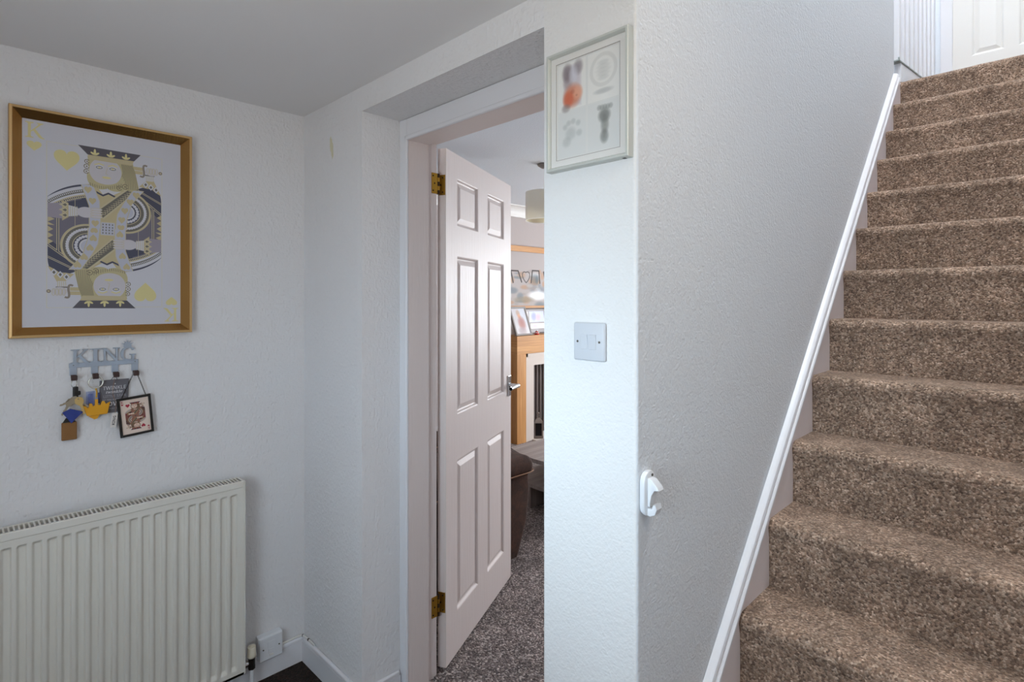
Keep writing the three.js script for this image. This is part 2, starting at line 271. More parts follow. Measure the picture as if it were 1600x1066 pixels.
const RED_CARD = { paper: '#e6d2c4', frame: '#d8c4b4', pip: '#a8283c', dark: '#43262e', mid: '#6e2c34', ink: '#3c3c46', gold: '#b09060', gold2: '#9a6a54', cloth: '#8c5850', skin: '#e0c4b0', sleeve: '#7c3a3c', hair: '#8a6a50', hairline: '#4c3428', hilt: '#54483c', crown: '#4a2a30' };
const kingTex = canvasTexture(1024, 1524, (x, w, h) => kingCard(x, w, h, GOLD_CARD));
const redKingTex = canvasTexture(420, 560, (x, w, h) => { x.fillStyle = '#e6d2c4'; x.fillRect(0, 0, w, h); x.save(); x.translate(w * 0.02, h * 0.02); x.scale(0.96, 0.96); kingCard(x, w, h, RED_CARD); x.restore(); });
function blob(x, cx, cy, rx, ry, color, a = 1) { x.save(); x.translate(cx, cy); x.scale(rx, ry); const g = x.createRadialGradient(0, 0, 0, 0, 0, 1); g.addColorStop(0, `rgba(${color},${a})`); g.addColorStop(0.55, `rgba(${color},${a * 0.8})`); g.addColorStop(1, `rgba(${color},0)`); x.fillStyle = g; x.fillRect(-1, -1, 2, 2); x.restore(); }
// the newborn keepsake: a blurred photograph, a round blurred message, a hand print and a foot print
const keepsakeTex = canvasTexture(512, 640, (x, w, h) => {
  x.fillStyle = '#d9d9d6'; x.fillRect(0, 0, w, h); x.fillStyle = '#e2e1dd'; x.fillRect(10, 10, 234, 310); x.fillRect(262, 10, 240, 310); x.fillStyle = '#d6d7d5'; x.fillRect(10, 330, 234, 300); x.fillRect(262, 330, 240, 300);
  for (let k = 0; k < 10; k++) { x.fillStyle = 'rgba(196,192,200,0.16)'; x.fillRect(52 + k * 3, 22 + k * 3, 160 - k * 6, 290 - k * 6); }
  blob(x, 88, 74, 52, 72, '92,80,84', 0.62); blob(x, 182, 56, 48, 62, '104,94,100', 0.5); blob(x, 96, 134, 52, 66, '126,110,114', 0.45); blob(x, 140, 96, 46, 70, '206,206,216', 0.7);
  blob(x, 132, 232, 92, 92, '206,128,98', 1); blob(x, 98, 250, 54, 64, '204,100,70', 0.85); blob(x, 176, 220, 50, 56, '224,164,136', 0.85); blob(x, 78, 306, 46, 34, '130,120,120', 0.6); blob(x, 134, 208, 24, 20, '172,96,76', 0.4); blob(x, 168, 238, 12, 10, '170,110,90', 0.4);
  x.strokeStyle = 'rgba(160,166,166,0.25)'; x.lineWidth = 10; for (const q of [86, 92, 98, 104]) { x.strokeStyle = 'rgba(160,166,166,0.13)'; x.beginPath(); x.arc(384, 130, q, 0, 7); x.stroke(); } for (let k = 0; k < 5; k++) blob(x, 384, 85 + k * 24, 70 - 8 * Math.abs(k - 2), 20, '140,146,146', 0.2); blob(x, 384, 264, 92, 22, '128,132,134', 0.36);
  for (const [a, b, r] of [[118, 480, 44], [70, 430, 20], [100, 408, 20], [140, 402, 20], [182, 420, 20], [190, 486, 24], [84, 530, 36]]) blob(x, a, b, r * 1.3, r * 1.2, '150,156,154', 0.34);
  blob(x, 392, 420, 56, 54, '84,88,84', 0.66); blob(x, 396, 480, 38, 66, '116,120,116', 0.62); blob(x, 392, 550, 40, 54, '96,100,96', 0.6); for (let k = 0; k < 5; k++) blob(x, 352 + k * 22, 374 - (k > 2 ? 4 : 8 - k), 22, 22, '110,114,112', 0.4);
});
const signTex = canvasTexture(384, 512, (x, w, h) => {
  x.fillStyle = '#68666c'; x.fillRect(0, 0, w, h); x.textAlign = 'center'; x.fillStyle = '#d6d4d6';
  x.font = '76px sans-serif'; x.fillText('TWINKLE', w / 2, 150); x.font = 'italic bold 58px serif'; x.fillText('twinkle', w / 2 - 10, 208); x.fillStyle = '#a8a6aa'; x.font = '56px sans-serif'; x.fillText('LITTLE STAR', w / 2, 274);
  x.fillStyle = '#bcbabe'; x.font = '34px sans-serif'; x.fillText('DO YOU KNOW HOW', w / 2, 322); x.fillStyle = '#dedcde'; x.font = 'bold 88px sans-serif'; x.fillText('LOVED', w / 2, 408); x.fillStyle = '#bcbabe'; x.font = '36px sans-serif'; x.fillText('YOU ARE', w / 2, 462);
  x.fillStyle = '#d6d4d6'; x.beginPath(); x.arc(w / 2 + 6, 62, 9, 0, 7); x.fill();
});
const tagTex = canvasTexture(64, 160, (x, w, h) => { x.fillStyle = '#dcd6d0'; x.fillRect(0, 0, w, h); x.save(); x.translate(w / 2, h / 2); x.rotate(-Math.PI / 2); x.fillStyle = '#3a3638'; x.font = 'bold 44px sans-serif'; x.textAlign = 'center'; x.fillText('KING', 0, 16); x.restore(); });
const portraitTex = canvasTexture(256, 320, (x, w, h) => { x.fillStyle = '#cdc9cc'; x.fillRect(0, 0, w, h); blob(x, 190, 90, 110, 150, '206,212,222', 0.9); blob(x, 112, 60, 46, 52, '190,160,140', 0.9); blob(x, 120, 100, 38, 40, '222,164,130', 0.95); blob(x, 140, 190, 84, 105, '172,116,108', 0.95); blob(x, 120, 285, 90, 60, '160,140,144', 0.8); });
const collageTex = canvasTexture(384, 320, (x, w, h) => { x.fillStyle = '#675650'; x.fillRect(0, 0, w, h); const put = (a, b, c, d, col) => { x.fillStyle = col; x.fillRect(a, b, c, d); }; put(16, 28, 92, 150, '#cfc6c8'); blob(x, 66, 100, 26, 66, '140,70,80', 0.8); put(16, 196, 92, 104, '#b8a8a8'); put(128, 28, 240, 150, '#aeb2da'); blob(x, 200, 100, 50, 70, '110,110,190', 0.9); blob(x, 270, 110, 50, 60, '196,140,140', 0.8); put(140, 194, 228, 74, '#c9bdbb'); blob(x, 210, 232, 50, 24, '170,140,160', 0.6); });
const mirrorReflectionTex = canvasTexture(960, 420, (x, w, h) => {  // mirror reflections painted as blurred shapes
  x.fillStyle = '#b4aba8'; x.fillRect(0, 0, w, h); const r = rng(91);
  for (let k = 0; k < 90; k++) blob(x, r() * w, h * (0.35 + 0.65 * r()), 20 + 60 * r(), 12 + 34 * r(), ['216,218,220', '120,132,144', '160,150,144', '92,112,122', '190,140,100'][Math.floor(r() * 5)], 0.55);
  blob(x, 520, 340, 120, 46, '250,252,252', 1); blob(x, 380, 372, 120, 30, '150,140,120', 0.7);  // white patch painted where the window is mirrored
  x.lineJoin = 'round'; x.lineCap = 'round'; const L = (pts, c = '#4c4644', lw = 11) => { x.strokeStyle = c; x.lineWidth = lw; x.beginPath(); pts.forEach((p, i) => (i ? x.lineTo(...p) : x.moveTo(...p))); x.stroke(); };
  for (const d of [-138, 192, 522]) { L([[d + 60, 150], [d + 130, 150], [d + 164, 235]]); L([[d + 60, 150], [d + 82, 240]]); L([[d + 272, 142], [d + 340, 142], [d + 350, 240]]); L([[d + 272, 142], [d + 260, 238]]);
  x.strokeStyle = '#605a58'; x.lineWidth = 8; x.beginPath(); x.moveTo(d + 210, 240); x.bezierCurveTo(d + 150, 190, d + 170, 140, d + 206, 160); x.bezierCurveTo(d + 244, 136, d + 270, 190, d + 210, 240); x.stroke(); }
});

// ------------------------------------------------------------------ materials
const std = (o) => new THREE.MeshStandardMaterial(o), phys = (o) => new THREE.MeshPhysicalMaterial(o);
const M = {
  wall: std({ color: 0xe6e5e6, roughness: 0.85, bumpMap: sized(plasterTex, 0.36), bumpScale: 0.0026 }),
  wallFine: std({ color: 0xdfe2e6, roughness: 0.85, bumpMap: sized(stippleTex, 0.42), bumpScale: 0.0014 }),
  wallColumn: std({ color: 0xe6e5e4, roughness: 0.85, bumpMap: sized(stippleTex, 0.42), bumpScale: 0.0014 }),
  ceiling: std({ color: 0xe8e6e6, roughness: 0.95, bumpMap: sized(cloudTex, 0.7), bumpScale: 0.0012 }),
  livingWall: std({ color: 0xb9afac, roughness: 0.9, bumpMap: sized(stippleTex, 0.5), bumpScale: 0.0008 }),
  livingCeiling: std({ color: 0xe4eaf0, roughness: 0.95, bumpMap: sized(stippleTex, 0.3), bumpScale: 0.0012 }),
  gloss: std({ color: 0xe6e6ea, roughness: 0.34, bumpMap: sized(cloudTex, 0.3), bumpScale: 0.0006 }),
  door: std({ color: 0xe0d3ce, roughness: 0.46, bumpMap: sized(grainTex, 0.34, 0.5), bumpScale: 0.0007 }),
  string: std({ color: 0xece3e4, roughness: 0.45 }),
  radiator: std({ color: 0xe4e1d8, roughness: 0.42 }),
  radiatorShade: std({ color: 0x2e2a26, roughness: 0.7 }),
  plastic: std({ color: 0xe4e6ea, roughness: 0.3 }),
  switchPlate: std({ color: 0xcdd0d6, roughness: 0.3 }),
  plasticWarm: std({ color: 0xe6ddc8, roughness: 0.35 }),
  seam: std({ color: 0x54504c, roughness: 0.8 }),
  railGrey: std({ color: 0x9aa4a2, roughness: 0.6 }),
  screw: std({ color: 0x6a665e, roughness: 0.4, metalness: 0.7 }),
  brass: std({ color: 0xb58a34, roughness: 0.32, metalness: 0.9 }),
  brassDark: std({ color: 0x3c2a12, roughness: 0.5, metalness: 0.6 }),
  chrome: std({ color: 0xd6d8da, roughness: 0.14, metalness: 1 }),
  steel: std({ color: 0xa9b3c1, roughness: 0.32, metalness: 0.45 }),
  hook: std({ color: 0x4a3a38, roughness: 0.35, metalness: 0.6 }),
  black: std({ color: 0x16120f, roughness: 0.5 }),
  goldFrame: std({ color: 0xb88d54, roughness: 0.27, metalness: 0.92, bumpMap: sized(grainTex, 0.5, 0.2), bumpScale: 0.0002 }),
  goldRim: std({ color: 0xd8b27a, roughness: 0.45, metalness: 0.5 }),
  silverFrame: std({ color: 0xc9ccc6, roughness: 0.4, metalness: 0.15 }),
  mat: std({ color: 0xdcdad6, roughness: 0.9 }),
  stair: phys({ map: sized(stairPile.map, 0.52), bumpMap: sized(stairPile.bump, 0.52), bumpScale: 0.003, roughness: 1, sheen: 0.35, sheenColor: new THREE.Color(1.0, 0.84, 0.72), sheenRoughness: 0.5 }),
  living: phys({ map: sized(livingPile.map, 0.62), bumpMap: sized(livingPile.bump, 0.62), bumpScale: 0.005, roughness: 1, sheen: 0.3, sheenColor: new THREE.Color(0.5, 0.46, 0.45), sheenRoughness: 0.6 }),
  hall: std({ map: sized(hallPile.map, 0.4), bumpMap: sized(hallPile.bump, 0.4), bumpScale: 0.004, roughness: 1 }),
  oak: std({ map: sized(oakTex, 0.34, 0.7), roughness: 0.5 }),
  oakAcross: (() => { const t = sized(oakTex, 0.34, 0.7); t.rotation = Math.PI / 2; return std({ map: t, roughness: 0.5 }); })(),
  greyWood: (() => { const t = sized(greyWoodTex, 0.4, 0.9); return std({ map: t, roughness: 0.55 }); })(),
  greyFrame: std({ color: 0x8f8884, roughness: 0.5 }),
  brownFrame: std({ color: 0x4c3d36, roughness: 0.5 }),
  stone: std({ color: 0xd8ccc2, roughness: 0.6 }),
  iron: std({ color: 0x201d20, roughness: 0.5, metalness: 0.3 }),
  ironRib: std({ color: 0x6a605c, roughness: 0.45, metalness: 0.3 }),
  lantern: std({ color: 0x8c8078, roughness: 0.4, metalness: 0.4 }),
  suede: phys({ map: sized(suedeTex, 0.4), roughness: 0.9, sheen: 0.3, sheenColor: new THREE.Color(0.6, 0.42, 0.34), sheenRoughness: 0.5 }),
  thread: std({ color: 0xa07860, roughness: 0.8 }),
  shade: phys({ color: 0xfafbfc, roughness: 1, transmission: 0.6, side: THREE.DoubleSide }),
  shadeInside: phys({ color: 0xf2e8cc, roughness: 0.95, transmission: 0.6, side: THREE.DoubleSide }),
  red: std({ color: 0xc8281e, roughness: 0.4 }),
  white: std({ color: 0xe8e6e2, roughness: 0.5 }),
  ink: std({ color: 0x2b3a78, roughness: 0.4 }),
  blueTag: phys({ color: 0x173188, roughness: 0.22, clearcoat: 0.6 }),
  cork: std({ color: 0x8a6238, roughness: 0.85, bumpMap: sized(cloudTex, 0.03), bumpScale: 0.0006 }),
  keyMetal: std({ color: 0xac9e88, roughness: 0.28, metalness: 0.9 }),
  keyGold: std({ color: 0xd8b878, roughness: 0.3, metalness: 0.7 }),
  ringSilver: std({ color: 0xd8d6cc, roughness: 0.25, metalness: 0.8 }),
  crownYellow: std({ color: 0xe2a014, roughness: 0.5 }),
  clear: phys({ color: 0xdfe4f4, roughness: 0.1, transmission: 1, thickness: 0 }),
  signGrey: std({ map: signTex, roughness: 0.7 }),
  signEdge: std({ color: 0x615f65, roughness: 0.7 }),
  pavement: std({ color: 0x8c8a86, roughness: 0.95 }),
  brickwork: std({ color: 0x9a8d84, roughness: 0.95 }),
  glueStain: std({ color: 0xd8d2b6, roughness: 0.5 }),
  glass: phys({ color: 0xffffff, roughness: 0.02, transmission: 1, thickness: 0 }),
};
const print = (t, roughness = 0.55) => std({ map: t, roughness });

// ------------------------------------------------------------------ the shell of the house
const XA = -2.2, ZB = -1.008, ZR = -1.171, ZL = -1.29, XR = -1.745, XK = -0.894, XC = -0.636, CEIL = 2.215, FLOOR = 0.012, LFLOOR = 0.035, LCEIL = 2.445, LAND = 2.616;
struct('floor', box(-2.35, 0.6, -0.2, FLOOR, ZR, 0.9), M.hall);
struct('floor_living', merge([box(-4.09, XC - 0.1, -0.2, LFLOOR, -6.2, ZL, 0), box(-1.704, -0.93, -0.1, LFLOOR, ZL, -1.165, 0.01, 3)]), M.living);
struct('ground', box(-9, 9, -0.4, -0.06, 0.9, 14), M.pavement);
struct('wall_left', box(-2.35, XA, 0, 2.6, ZR, 0.75), M.wall);
const wallBack = struct('wall_back', merge([
  slab([[XA, 0], [XR, 0], [XR, 2.13], [XK, 2.13], [XK, 2.6], [XA, 2.6]], ZR, ZB),
  slab([[-4.09, 0], [-1.728, 0], [-1.728, 2.085], [-0.912, 2.085], [-0.912, 0], [XC - 0.1, 0], [XC - 0.1, 2.7], [-4.09, 2.7]], ZL, ZR)]), M.wall);
{ // a dried smear of glue high on the wall
  const pts = []; const r = rng(5); for (let k = 0; k < 22; k++) { const t = k / 22 * Math.PI * 2, s = 0.8 + 0.4 * r(); pts.push([-1.965 + 0.011 * Math.cos(t) * s + 0.012 * Math.sin(t) * -1 * 0.6, 2.045 + 0.04 * Math.sin(t) * s]); }
  struct('glue_smear', slab(pts, ZB, ZB + 0.0008), M.glueStain, wallBack);
}
const arcPlan = (cx, cz, r, a0, a1, n = 6) => Array.from({ length: n + 1 }, (_, k) => { const a = (a0 + (a1 - a0) * k / n) * Math.PI / 180; return [cx + r * Math.cos(a), cz + r * Math.sin(a)]; });
struct('wall_column', prism([[XK, ZB], ...arcPlan(XC - 0.009, ZB - 0.009, 0.009, 90, 45, 4), [XC - 0.1, ZR], [XK, ZR]], 0, 2.6), M.wallColumn);
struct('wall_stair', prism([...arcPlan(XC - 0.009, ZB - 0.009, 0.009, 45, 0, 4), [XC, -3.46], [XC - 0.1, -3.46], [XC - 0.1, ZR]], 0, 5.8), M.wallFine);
struct('ceiling', box(-2.35, 0.6, CEIL, 2.6, ZB, 0.75), M.ceiling);
struct('wall_front', slab(rect(-2.35, 0, 0.6, 2.6), 0.6, 0.75, [rect(-1.06, 0.0, -0.14, 2.05).reverse()]), M.wall);
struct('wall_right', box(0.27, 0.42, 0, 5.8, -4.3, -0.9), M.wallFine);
struct('wall_side', box(0.45, 0.6, 0, 2.6, -0.9, 0.6), M.wall);
struct('wall_return', box(0.42, 0.6, 0, 2.6, -1.05, -0.9), M.wall);
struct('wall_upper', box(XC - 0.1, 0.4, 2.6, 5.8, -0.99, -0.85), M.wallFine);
struct('ceiling_upper', (() => { const g = slab(rect(-1.85, 0.85, 0.4, 4.3), 0, 0.15, [rect(-0.51, 1.05, 0.23, 2.65).reverse()]); g.rotateX(-Math.PI / 2); g.translate(0, 5.65, 0); return boxUV(g); })(), M.ceiling);
struct('floor_landing', merge([box(-1.7, XC - 0.1, 2.602, LAND, -4.15, -3.4), box(XC - 0.1, 0.25, 2.42, LAND, -4.15, -3.53)]), M.stair);
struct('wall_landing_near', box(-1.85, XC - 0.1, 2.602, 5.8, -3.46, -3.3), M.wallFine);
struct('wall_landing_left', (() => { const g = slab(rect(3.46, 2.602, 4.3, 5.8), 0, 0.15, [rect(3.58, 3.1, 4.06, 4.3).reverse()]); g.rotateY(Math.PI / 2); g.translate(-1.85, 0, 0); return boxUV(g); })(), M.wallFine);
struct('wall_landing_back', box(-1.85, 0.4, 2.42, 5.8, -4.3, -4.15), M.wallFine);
struct('wall_living_left', box(-4.25, -4.09, 0, 2.7, -6.35, ZR), M.livingWall);
struct('wall_living_right', box(XC - 0.1, XC, 0, 2.6, -6.35, -3.46), M.livingWall);
struct('wall_living_far', slab(rect(-4.09, 0, XC - 0.1, 2.7), -6.35, -6.2, [rect(-2.9, 0.92, -0.9, 2.16).reverse()]), M.livingWall);
struct('ceiling_living', box(-4.09, XC - 0.1, LCEIL, 2.6, -6.2, ZL), M.livingCeiling);
// windows that let the day in, outside the frame; the roof one is added
function windowUnit(name, w, h, pos, turn, flat = false) {
  const g = structGroup(name, pos, turn); if (flat) g.rotation.x = -Math.PI / 2;
  struct('window_frame', merge([rings(w, h, [[0, -0.03], [0, 0.03], [0.05, 0.03], [0.055, 0.012], [0.055, -0.012], [0.05, -0.03], [0, -0.03]]), box(-0.02, 0.02, -h / 2 + 0.05, h / 2 - 0.05, -0.025, 0.025)]), M.gloss, g);
  for (const s of [-1, 1]) struct('pane', box(s > 0 ? 0.02 : -w / 2 + 0.055, s > 0 ? w / 2 - 0.055 : -0.02, -h / 2 + 0.055, h / 2 - 0.055, -0.003, 0.003), M.glass, g);
}
windowUnit('window_1', 2.0, 1.24, [-1.9, 1.54, -6.27], 0);
windowUnit('window_2', 0.48, 1.2, [-1.775, 3.7, -3.82], Math.PI / 2);
windowUnit('added_window_3', 0.74, 1.6, [-0.14, 5.73, -1.85], 0, true);  // added roof window over the stairs, for light on the treads

{ // the glazed front door, behind the camera
  const d = structGroup('door_3', [-0.60, 0.012, 0.66]);
  struct('door_panel', slab(rect(-0.46, 0, 0.46, 2.03), -0.022, 0.022, [rect(-0.4, 1.0, 0.4, 1.8).reverse()]), M.gloss, d);
  struct('pane', box(-0.4, 0.4, 1.0, 1.8, -0.003, 0.003), M.glass, d);
}
// cornice, skirtings, door linings
{
  const cov = []; for (let k = 0; k <= 10; k++) { const a = k / 10 * Math.PI / 2; cov.push([-4.09 + 0.1 - 0.085 * Math.sin(a) , LCEIL - 0.012 - 0.085 * (1 - Math.cos(a))]); }
  const g = slab([[-4.09, LCEIL], [-3.985, LCEIL], [-3.985, LCEIL - 0.012], ...cov, [-4.09 + 0.012, LCEIL - 0.108], [-4.09, LCEIL - 0.108]], -6.2, ZL);
  struct('trim_1', g, M.white);
}
const skirt = (n, x0, x1, z0, z1) => struct(n, merge([box(x0, x1, FLOOR, 0.092, z0, z1), box(x0, x1, 0.088, 0.108, z0, z1, 0.007)]), M.gloss);
skirt('baseboard_left', XA, XA + 0.016, ZB, 0.6);
skirt('baseboard_back', XA + 0.016, XR, ZB, ZB + 0.016);
skirt('baseboard_recess', XR, XR + 0.014, ZR + 0.012, ZB + 0.016);
skirt('baseboard_column', XK, XC - 0.002, ZB, ZB + 0.016);
{
  const t = structGroup('trim_2');                                   // lining of the living room doorway
  struct('jamb', merge([box(-1.728, -1.692, LFLOOR - 0.02, 2.085, -1.257, -1.165), box(-1.728, -1.704, LFLOOR - 0.02, 2.085, -1.302, -1.257)]), M.door, t);
  struct('jamb', merge([box(-0.948, -0.912, LFLOOR - 0.02, 2.085, -1.257, -1.165), box(-0.936, -0.912, LFLOOR - 0.02, 2.085, -1.302, -1.257)]), M.door, t);
  struct('lining_head', merge([box(-1.692, -0.948, 2.05, 2.085, -1.257, -1.165), box(-1.704, -0.936, 2.062, 2.085, -1.302, -1.257)]), M.door, t);
  struct('architrave', merge([box(XR, -1.70, LFLOOR - 0.02, 2.128, ZR, -1.163, 0.002), box(-1.706, -1.692, LFLOOR - 0.02, 2.066, ZR, -1.156, 0.005, 3)]), M.gloss, t);
  struct('architrave', merge([box(-0.94, XK, LFLOOR - 0.02, 2.128, ZR, -1.163, 0.002), box(-0.948, -0.934, LFLOOR - 0.02, 2.066, ZR, -1.156, 0.005, 3)]), M.gloss, t);
  struct('architrave', merge([box(-1.70, -0.94, 2.058, 2.128, ZR, -1.163, 0.002), box(-1.706, -0.934, 2.05, 2.066, ZR, -1.156, 0.005, 3)]), M.gloss, t);
}

// ------------------------------------------------------------------ six-panel doors
const PANEL_PROFILE = [[0, 0], [0.004, -0.002], [0.009, -0.009], [0.014, -0.0105], [0.034, -0.003], [0.036, -0.0028]];
function doorLeaf(root, w, h, t, cols, rows, matl) {          // local x from the hinge, z = 0 is the face in view
  const holes = []; for (const [a, b] of cols) for (const [c, d] of rows) holes.push(rect(a, c, b, d).reverse());
  struct('leaf', slab(rect(0, 0, w, h), -t, 0, holes), matl, root);
  for (const [a, b] of cols) for (const [c, d] of rows) {
    const f = rings(b - a, d - c, PANEL_PROFILE, true); const k = f.clone(); k.rotateY(Math.PI); k.translate(0, 0, -t);
    const p = struct('panel', merge([f, k]), matl, root); p.position.set((a + b) / 2, (c + d) / 2, 0);
  }
}
const door = structGroup('door_1', [-1.695, 0.047, -1.341], Math.PI - Math.atan2(0.9, 0.434));
doorLeaf(door, 0.758, 2.008, 0.035, [[0.103, 0.322], [0.434, 0.653]], [[0.168, 0.776], [0.96, 1.598], [1.72, 1.912]], M.door);
for (const y of [0.252, 1.866]) {
  const hg = new THREE.Group(); hg.name = numbered('hinge'); hg.position.set(0, y, 0); door.add(hg);
  const leafPts = [[-0.034, -0.039], [-0.003, -0.039], [-0.003, 0.039], [-0.034, 0.039], [-0.031, 0.03], [-0.034, 0.022], [-0.031, 0.0], [-0.034, -0.022], [-0.031, -0.03]].map(([a, b]) => [a, b]);
  const l1 = slab(leafPts, 0, 0.0022); l1.rotateY(-Math.PI / 2);                      // on the edge of the leaf: local z from -0.034 to -0.003
  mesh('hinge_leaf', l1, M.brass, hg);
  for (const yy of [-0.028, 0, 0.028]) { const s = cyl(0.0032, 0.0032, 0.0012, 12); s.rotateZ(Math.PI / 2); s.translate(-0.0026, yy, yy ? -0.013 : -0.022); mesh('screw', s, M.brassDark, hg); }
  // the other flap lies on the rebate of the lining: given in the house's axes, turned into the leaf's
  const inv = new THREE.Matrix4().makeRotationY(Math.PI - Math.atan2(0.9, 0.434)).setPosition(-1.695, 0, -1.341).invert();
  mesh('hinge_flap', box(-1.704, -1.7012, -0.039, 0.039, -1.304, -1.2785).applyMatrix4(inv), M.brass, hg);
  for (let k = 0; k < 5; k++) mesh('knuckle', cyl(0.006, 0.006, 0.0152, 16).translate(-1.7045, -0.032 + k * 0.016, -1.3105).applyMatrix4(inv), k % 2 ? M.brass : M.brassDark, hg);
  for (const yy of [-0.028, 0, 0.028]) { const s = cyl(0.0032, 0.0032, 0.0012, 12); s.rotateZ(Math.PI / 2); s.translate(-1.7008, yy, yy ? -1.284 : -1.291); mesh('screw', s.applyMatrix4(inv), M.brassDark, hg); }
}
{
  const hd = new THREE.Group(); hd.name = 'door_handle'; hd.position.set(0.724, 0.985, 0); door.add(hd);
  for (const s of [1, -1]) {
    const z = s > 0 ? 0 : -0.035, q = (g) => { if (s < 0) g.rotateY(Math.PI); g.translate(0, 0, z); return g; };
    mesh('back_plate', q(box(-0.02, 0.02, -0.052, 0.052, 0, 0.007, 0.003)), M.chrome, hd);
    const n = cyl(0.009, 0.011, 0.05, 20); n.rotateX(Math.PI / 2); n.translate(0, 0.002, 0.03);
    const lever = tube(s > 0 ? [[0, 0.002, 0.05], [-0.012, 0.004, 0.054], [-0.05, 0.004, 0.052], [-0.098, 0.0, 0.046]] : [[0, 0.002, 0.05], [0.012, 0.004, 0.054], [0.05, 0.004, 0.052], [0.098, 0.0, 0.046]], 0.0088, 24, 12), e = new THREE.SphereGeometry(0.0112, 16, 12).toNonIndexed(); e.translate(0, 0.002, 0.05);
    mesh('lever', q(merge([n, lever, e])), M.chrome, hd);
  }
}
const door2 = structGroup('door_2', [-0.468, LAND + 0.005, -4.118], 0);
doorLeaf(door2, 0.60, 1.97, 0.03, [[0.085, 0.225], [0.285, 0.425]], [[0.245, 0.82], [0.98, 1.85]], M.white);
struct('trim_3', merge([box(-0.525, -0.468, LAND, 4.62, -4.15, -4.10, 0.004), box(0.132, 0.19, LAND, 4.62, -4.15, -4.10, 0.004), box(-0.525, 0.19, 4.6, 4.67, -4.15, -4.10, 0.004)]), M.gloss);

// ------------------------------------------------------------------ the stairs
{
  const st = thing('staircase', 'straight flight of stairs in speckled brown carpet with white string', 'stairs');
  const Y = [0.22, 0.434, 0.632, 0.826, 1.018, 1.21, 1.398, 1.584, 1.766, 1.941, 2.117, 2.285, 2.456, 2.616];
  const Z = [-1.075, -1.275, -1.475, -1.68, -1.881, -2.074, -2.27, -2.453, -2.636, -2.819, -3.0, -3.175, -3.337, -3.506];
  const IN = 0.007, XL = XC + 0.02, XE = 0.268, N = 40, wob = rng(77);
  Y.forEach((y, k) => {
    const y0 = k ? Y[k - 1] : FLOOR, zf = Z[k], zr = zf - IN, zb = (k + 1 < Z.length ? Z[k + 1] - IN : -3.62), R = 0.026, prof = [];
    prof.push([zr, y0 - 0.012], [zr, y0 + 0.002], [zr, y0 + 0.05], [zr, y - 0.09], [zr + 0.0005, y - 0.062], [zr + 0.002, y - 0.05], [zr + 0.004, y - 0.04]);
    for (let j = 0; j <= 10; j++) { const a = (-6 + 96 * j / 10) * Math.PI / 180; prof.push([zf - R + R * Math.cos(a), y - R + R * Math.sin(a)]); }
    prof.push([(zf + zb) / 2, y], [zb + 0.004, y], [zb - 0.01, y]);
    const pos = [], uv = [], idx = [], ph = wob() * 6, am = 0.0015 + 0.001 * wob(); let s = 0;
    prof.forEach(([z, yy], i) => {
      if (i) s += Math.hypot(z - prof[i - 1][0], yy - prof[i - 1][1]);
      for (let j = 0; j <= N; j++) {
        const x = XL - 0.005 + (XE - XL + 0.005) * j / N, nose = yy > y - 0.06 && z > zr - 0.01 ? 1 : 0, w = nose * am * (Math.sin(x * 21 + ph) + 0.6 * Math.sin(x * 47 + ph * 2));
        pos.push(x, yy + w * 0.6, z + w); uv.push(x + k * 0.173, s + k * 0.27);
      }
    });
    for (let i = 0; i + 1 < prof.length; i++) for (let j = 0; j < N; j++) { const a = i * (N + 1) + j, b = a + 1, c = a + N + 1, d = c + 1; idx.push(a, b, d, a, d, c); }
    const g = new THREE.BufferGeometry(); g.setAttribute('position', new THREE.Float32BufferAttribute(pos, 3)); g.setAttribute('uv', new THREE.Float32BufferAttribute(uv, 2)); g.setIndex(idx); g.computeVertexNormals();
    mesh('step', g, M.stair, st);
  });
  // string board and its moulded capping, both on the wall
  const capY = (z) => 0.711 + 0.988 * (-z - 1.547), zTop = -3.475, zLow = -1.05;
  mesh('string_board', sideSlab([[zLow, FLOOR + 0.001], [zLow, capY(zLow) + 0.004], [zTop, capY(zTop) + 0.004], [-3.54, LAND - 0.02], [-3.54, LAND - 0.55], [-1.5, FLOOR + 0.001]], XC + 0.001, XL - 0.0005), M.string, st);
  const a = Math.atan(0.988), prof = [[0, 0], [0.024, 0], [0.026, 0.004], [0.0255, 0.010], [0.022, 0.014], [0.017, 0.0155], [0.0165, 0.0185], [0.020, 0.021], [0.021, 0.026], [0.018, 0.033], [0.011, 0.038], [0, 0.040]];
  const len = (zLow - zTop) / Math.cos(a), g = new THREE.ExtrudeGeometry(shapeOf(prof), { depth: len, bevelEnabled: false });
  // local x = out of the wall (world x), local y = up across the slope, local z = along the slope
  const m = new THREE.Matrix4().makeBasis(new THREE.Vector3(1, 0, 0), new THREE.Vector3(0, Math.cos(a), Math.sin(a)), new THREE.Vector3(0, -Math.sin(a), Math.cos(a)));
  m.setPosition(XC + 0.001, capY(zTop), zTop); g.applyMatrix4(m);
  mesh('string_capping', boxUV(soft(g, 0.5)), M.gloss, st);
}
{
  const b = thing('landing_balustrade', 'white landing balustrade of close square spindles at the stair head', 'balustrade', [XC + 0.003, LAND + 0.001, -3.475], Math.PI / 2 - 0.115);
  mesh('apron', box(0.04, 0.655, 0.0, 0.098, -0.014, 0.014), M.gloss, b);
  mesh('base_rail', box(0, 0.655, 0.098, 0.106, -0.018, 0.018, 0.002), M.railGrey, b);
  mesh('hand_rail', box(0, 0.655, 0.9, 0.945, -0.03, 0.03, 0.01), M.gloss, b);
  for (let k = 0; k < 9; k++) mesh('spindle', box(0.022 + k * 0.073 - 0.016, 0.022 + k * 0.073 + 0.016, 0.106, 0.902, -0.016, 0.016, 0.004), M.gloss, b);
  mesh('rail_bracket', box(0.0, 0.008, 0.106, 0.118, 0.012, 0.02, 0.002), M.railGrey, b);
}

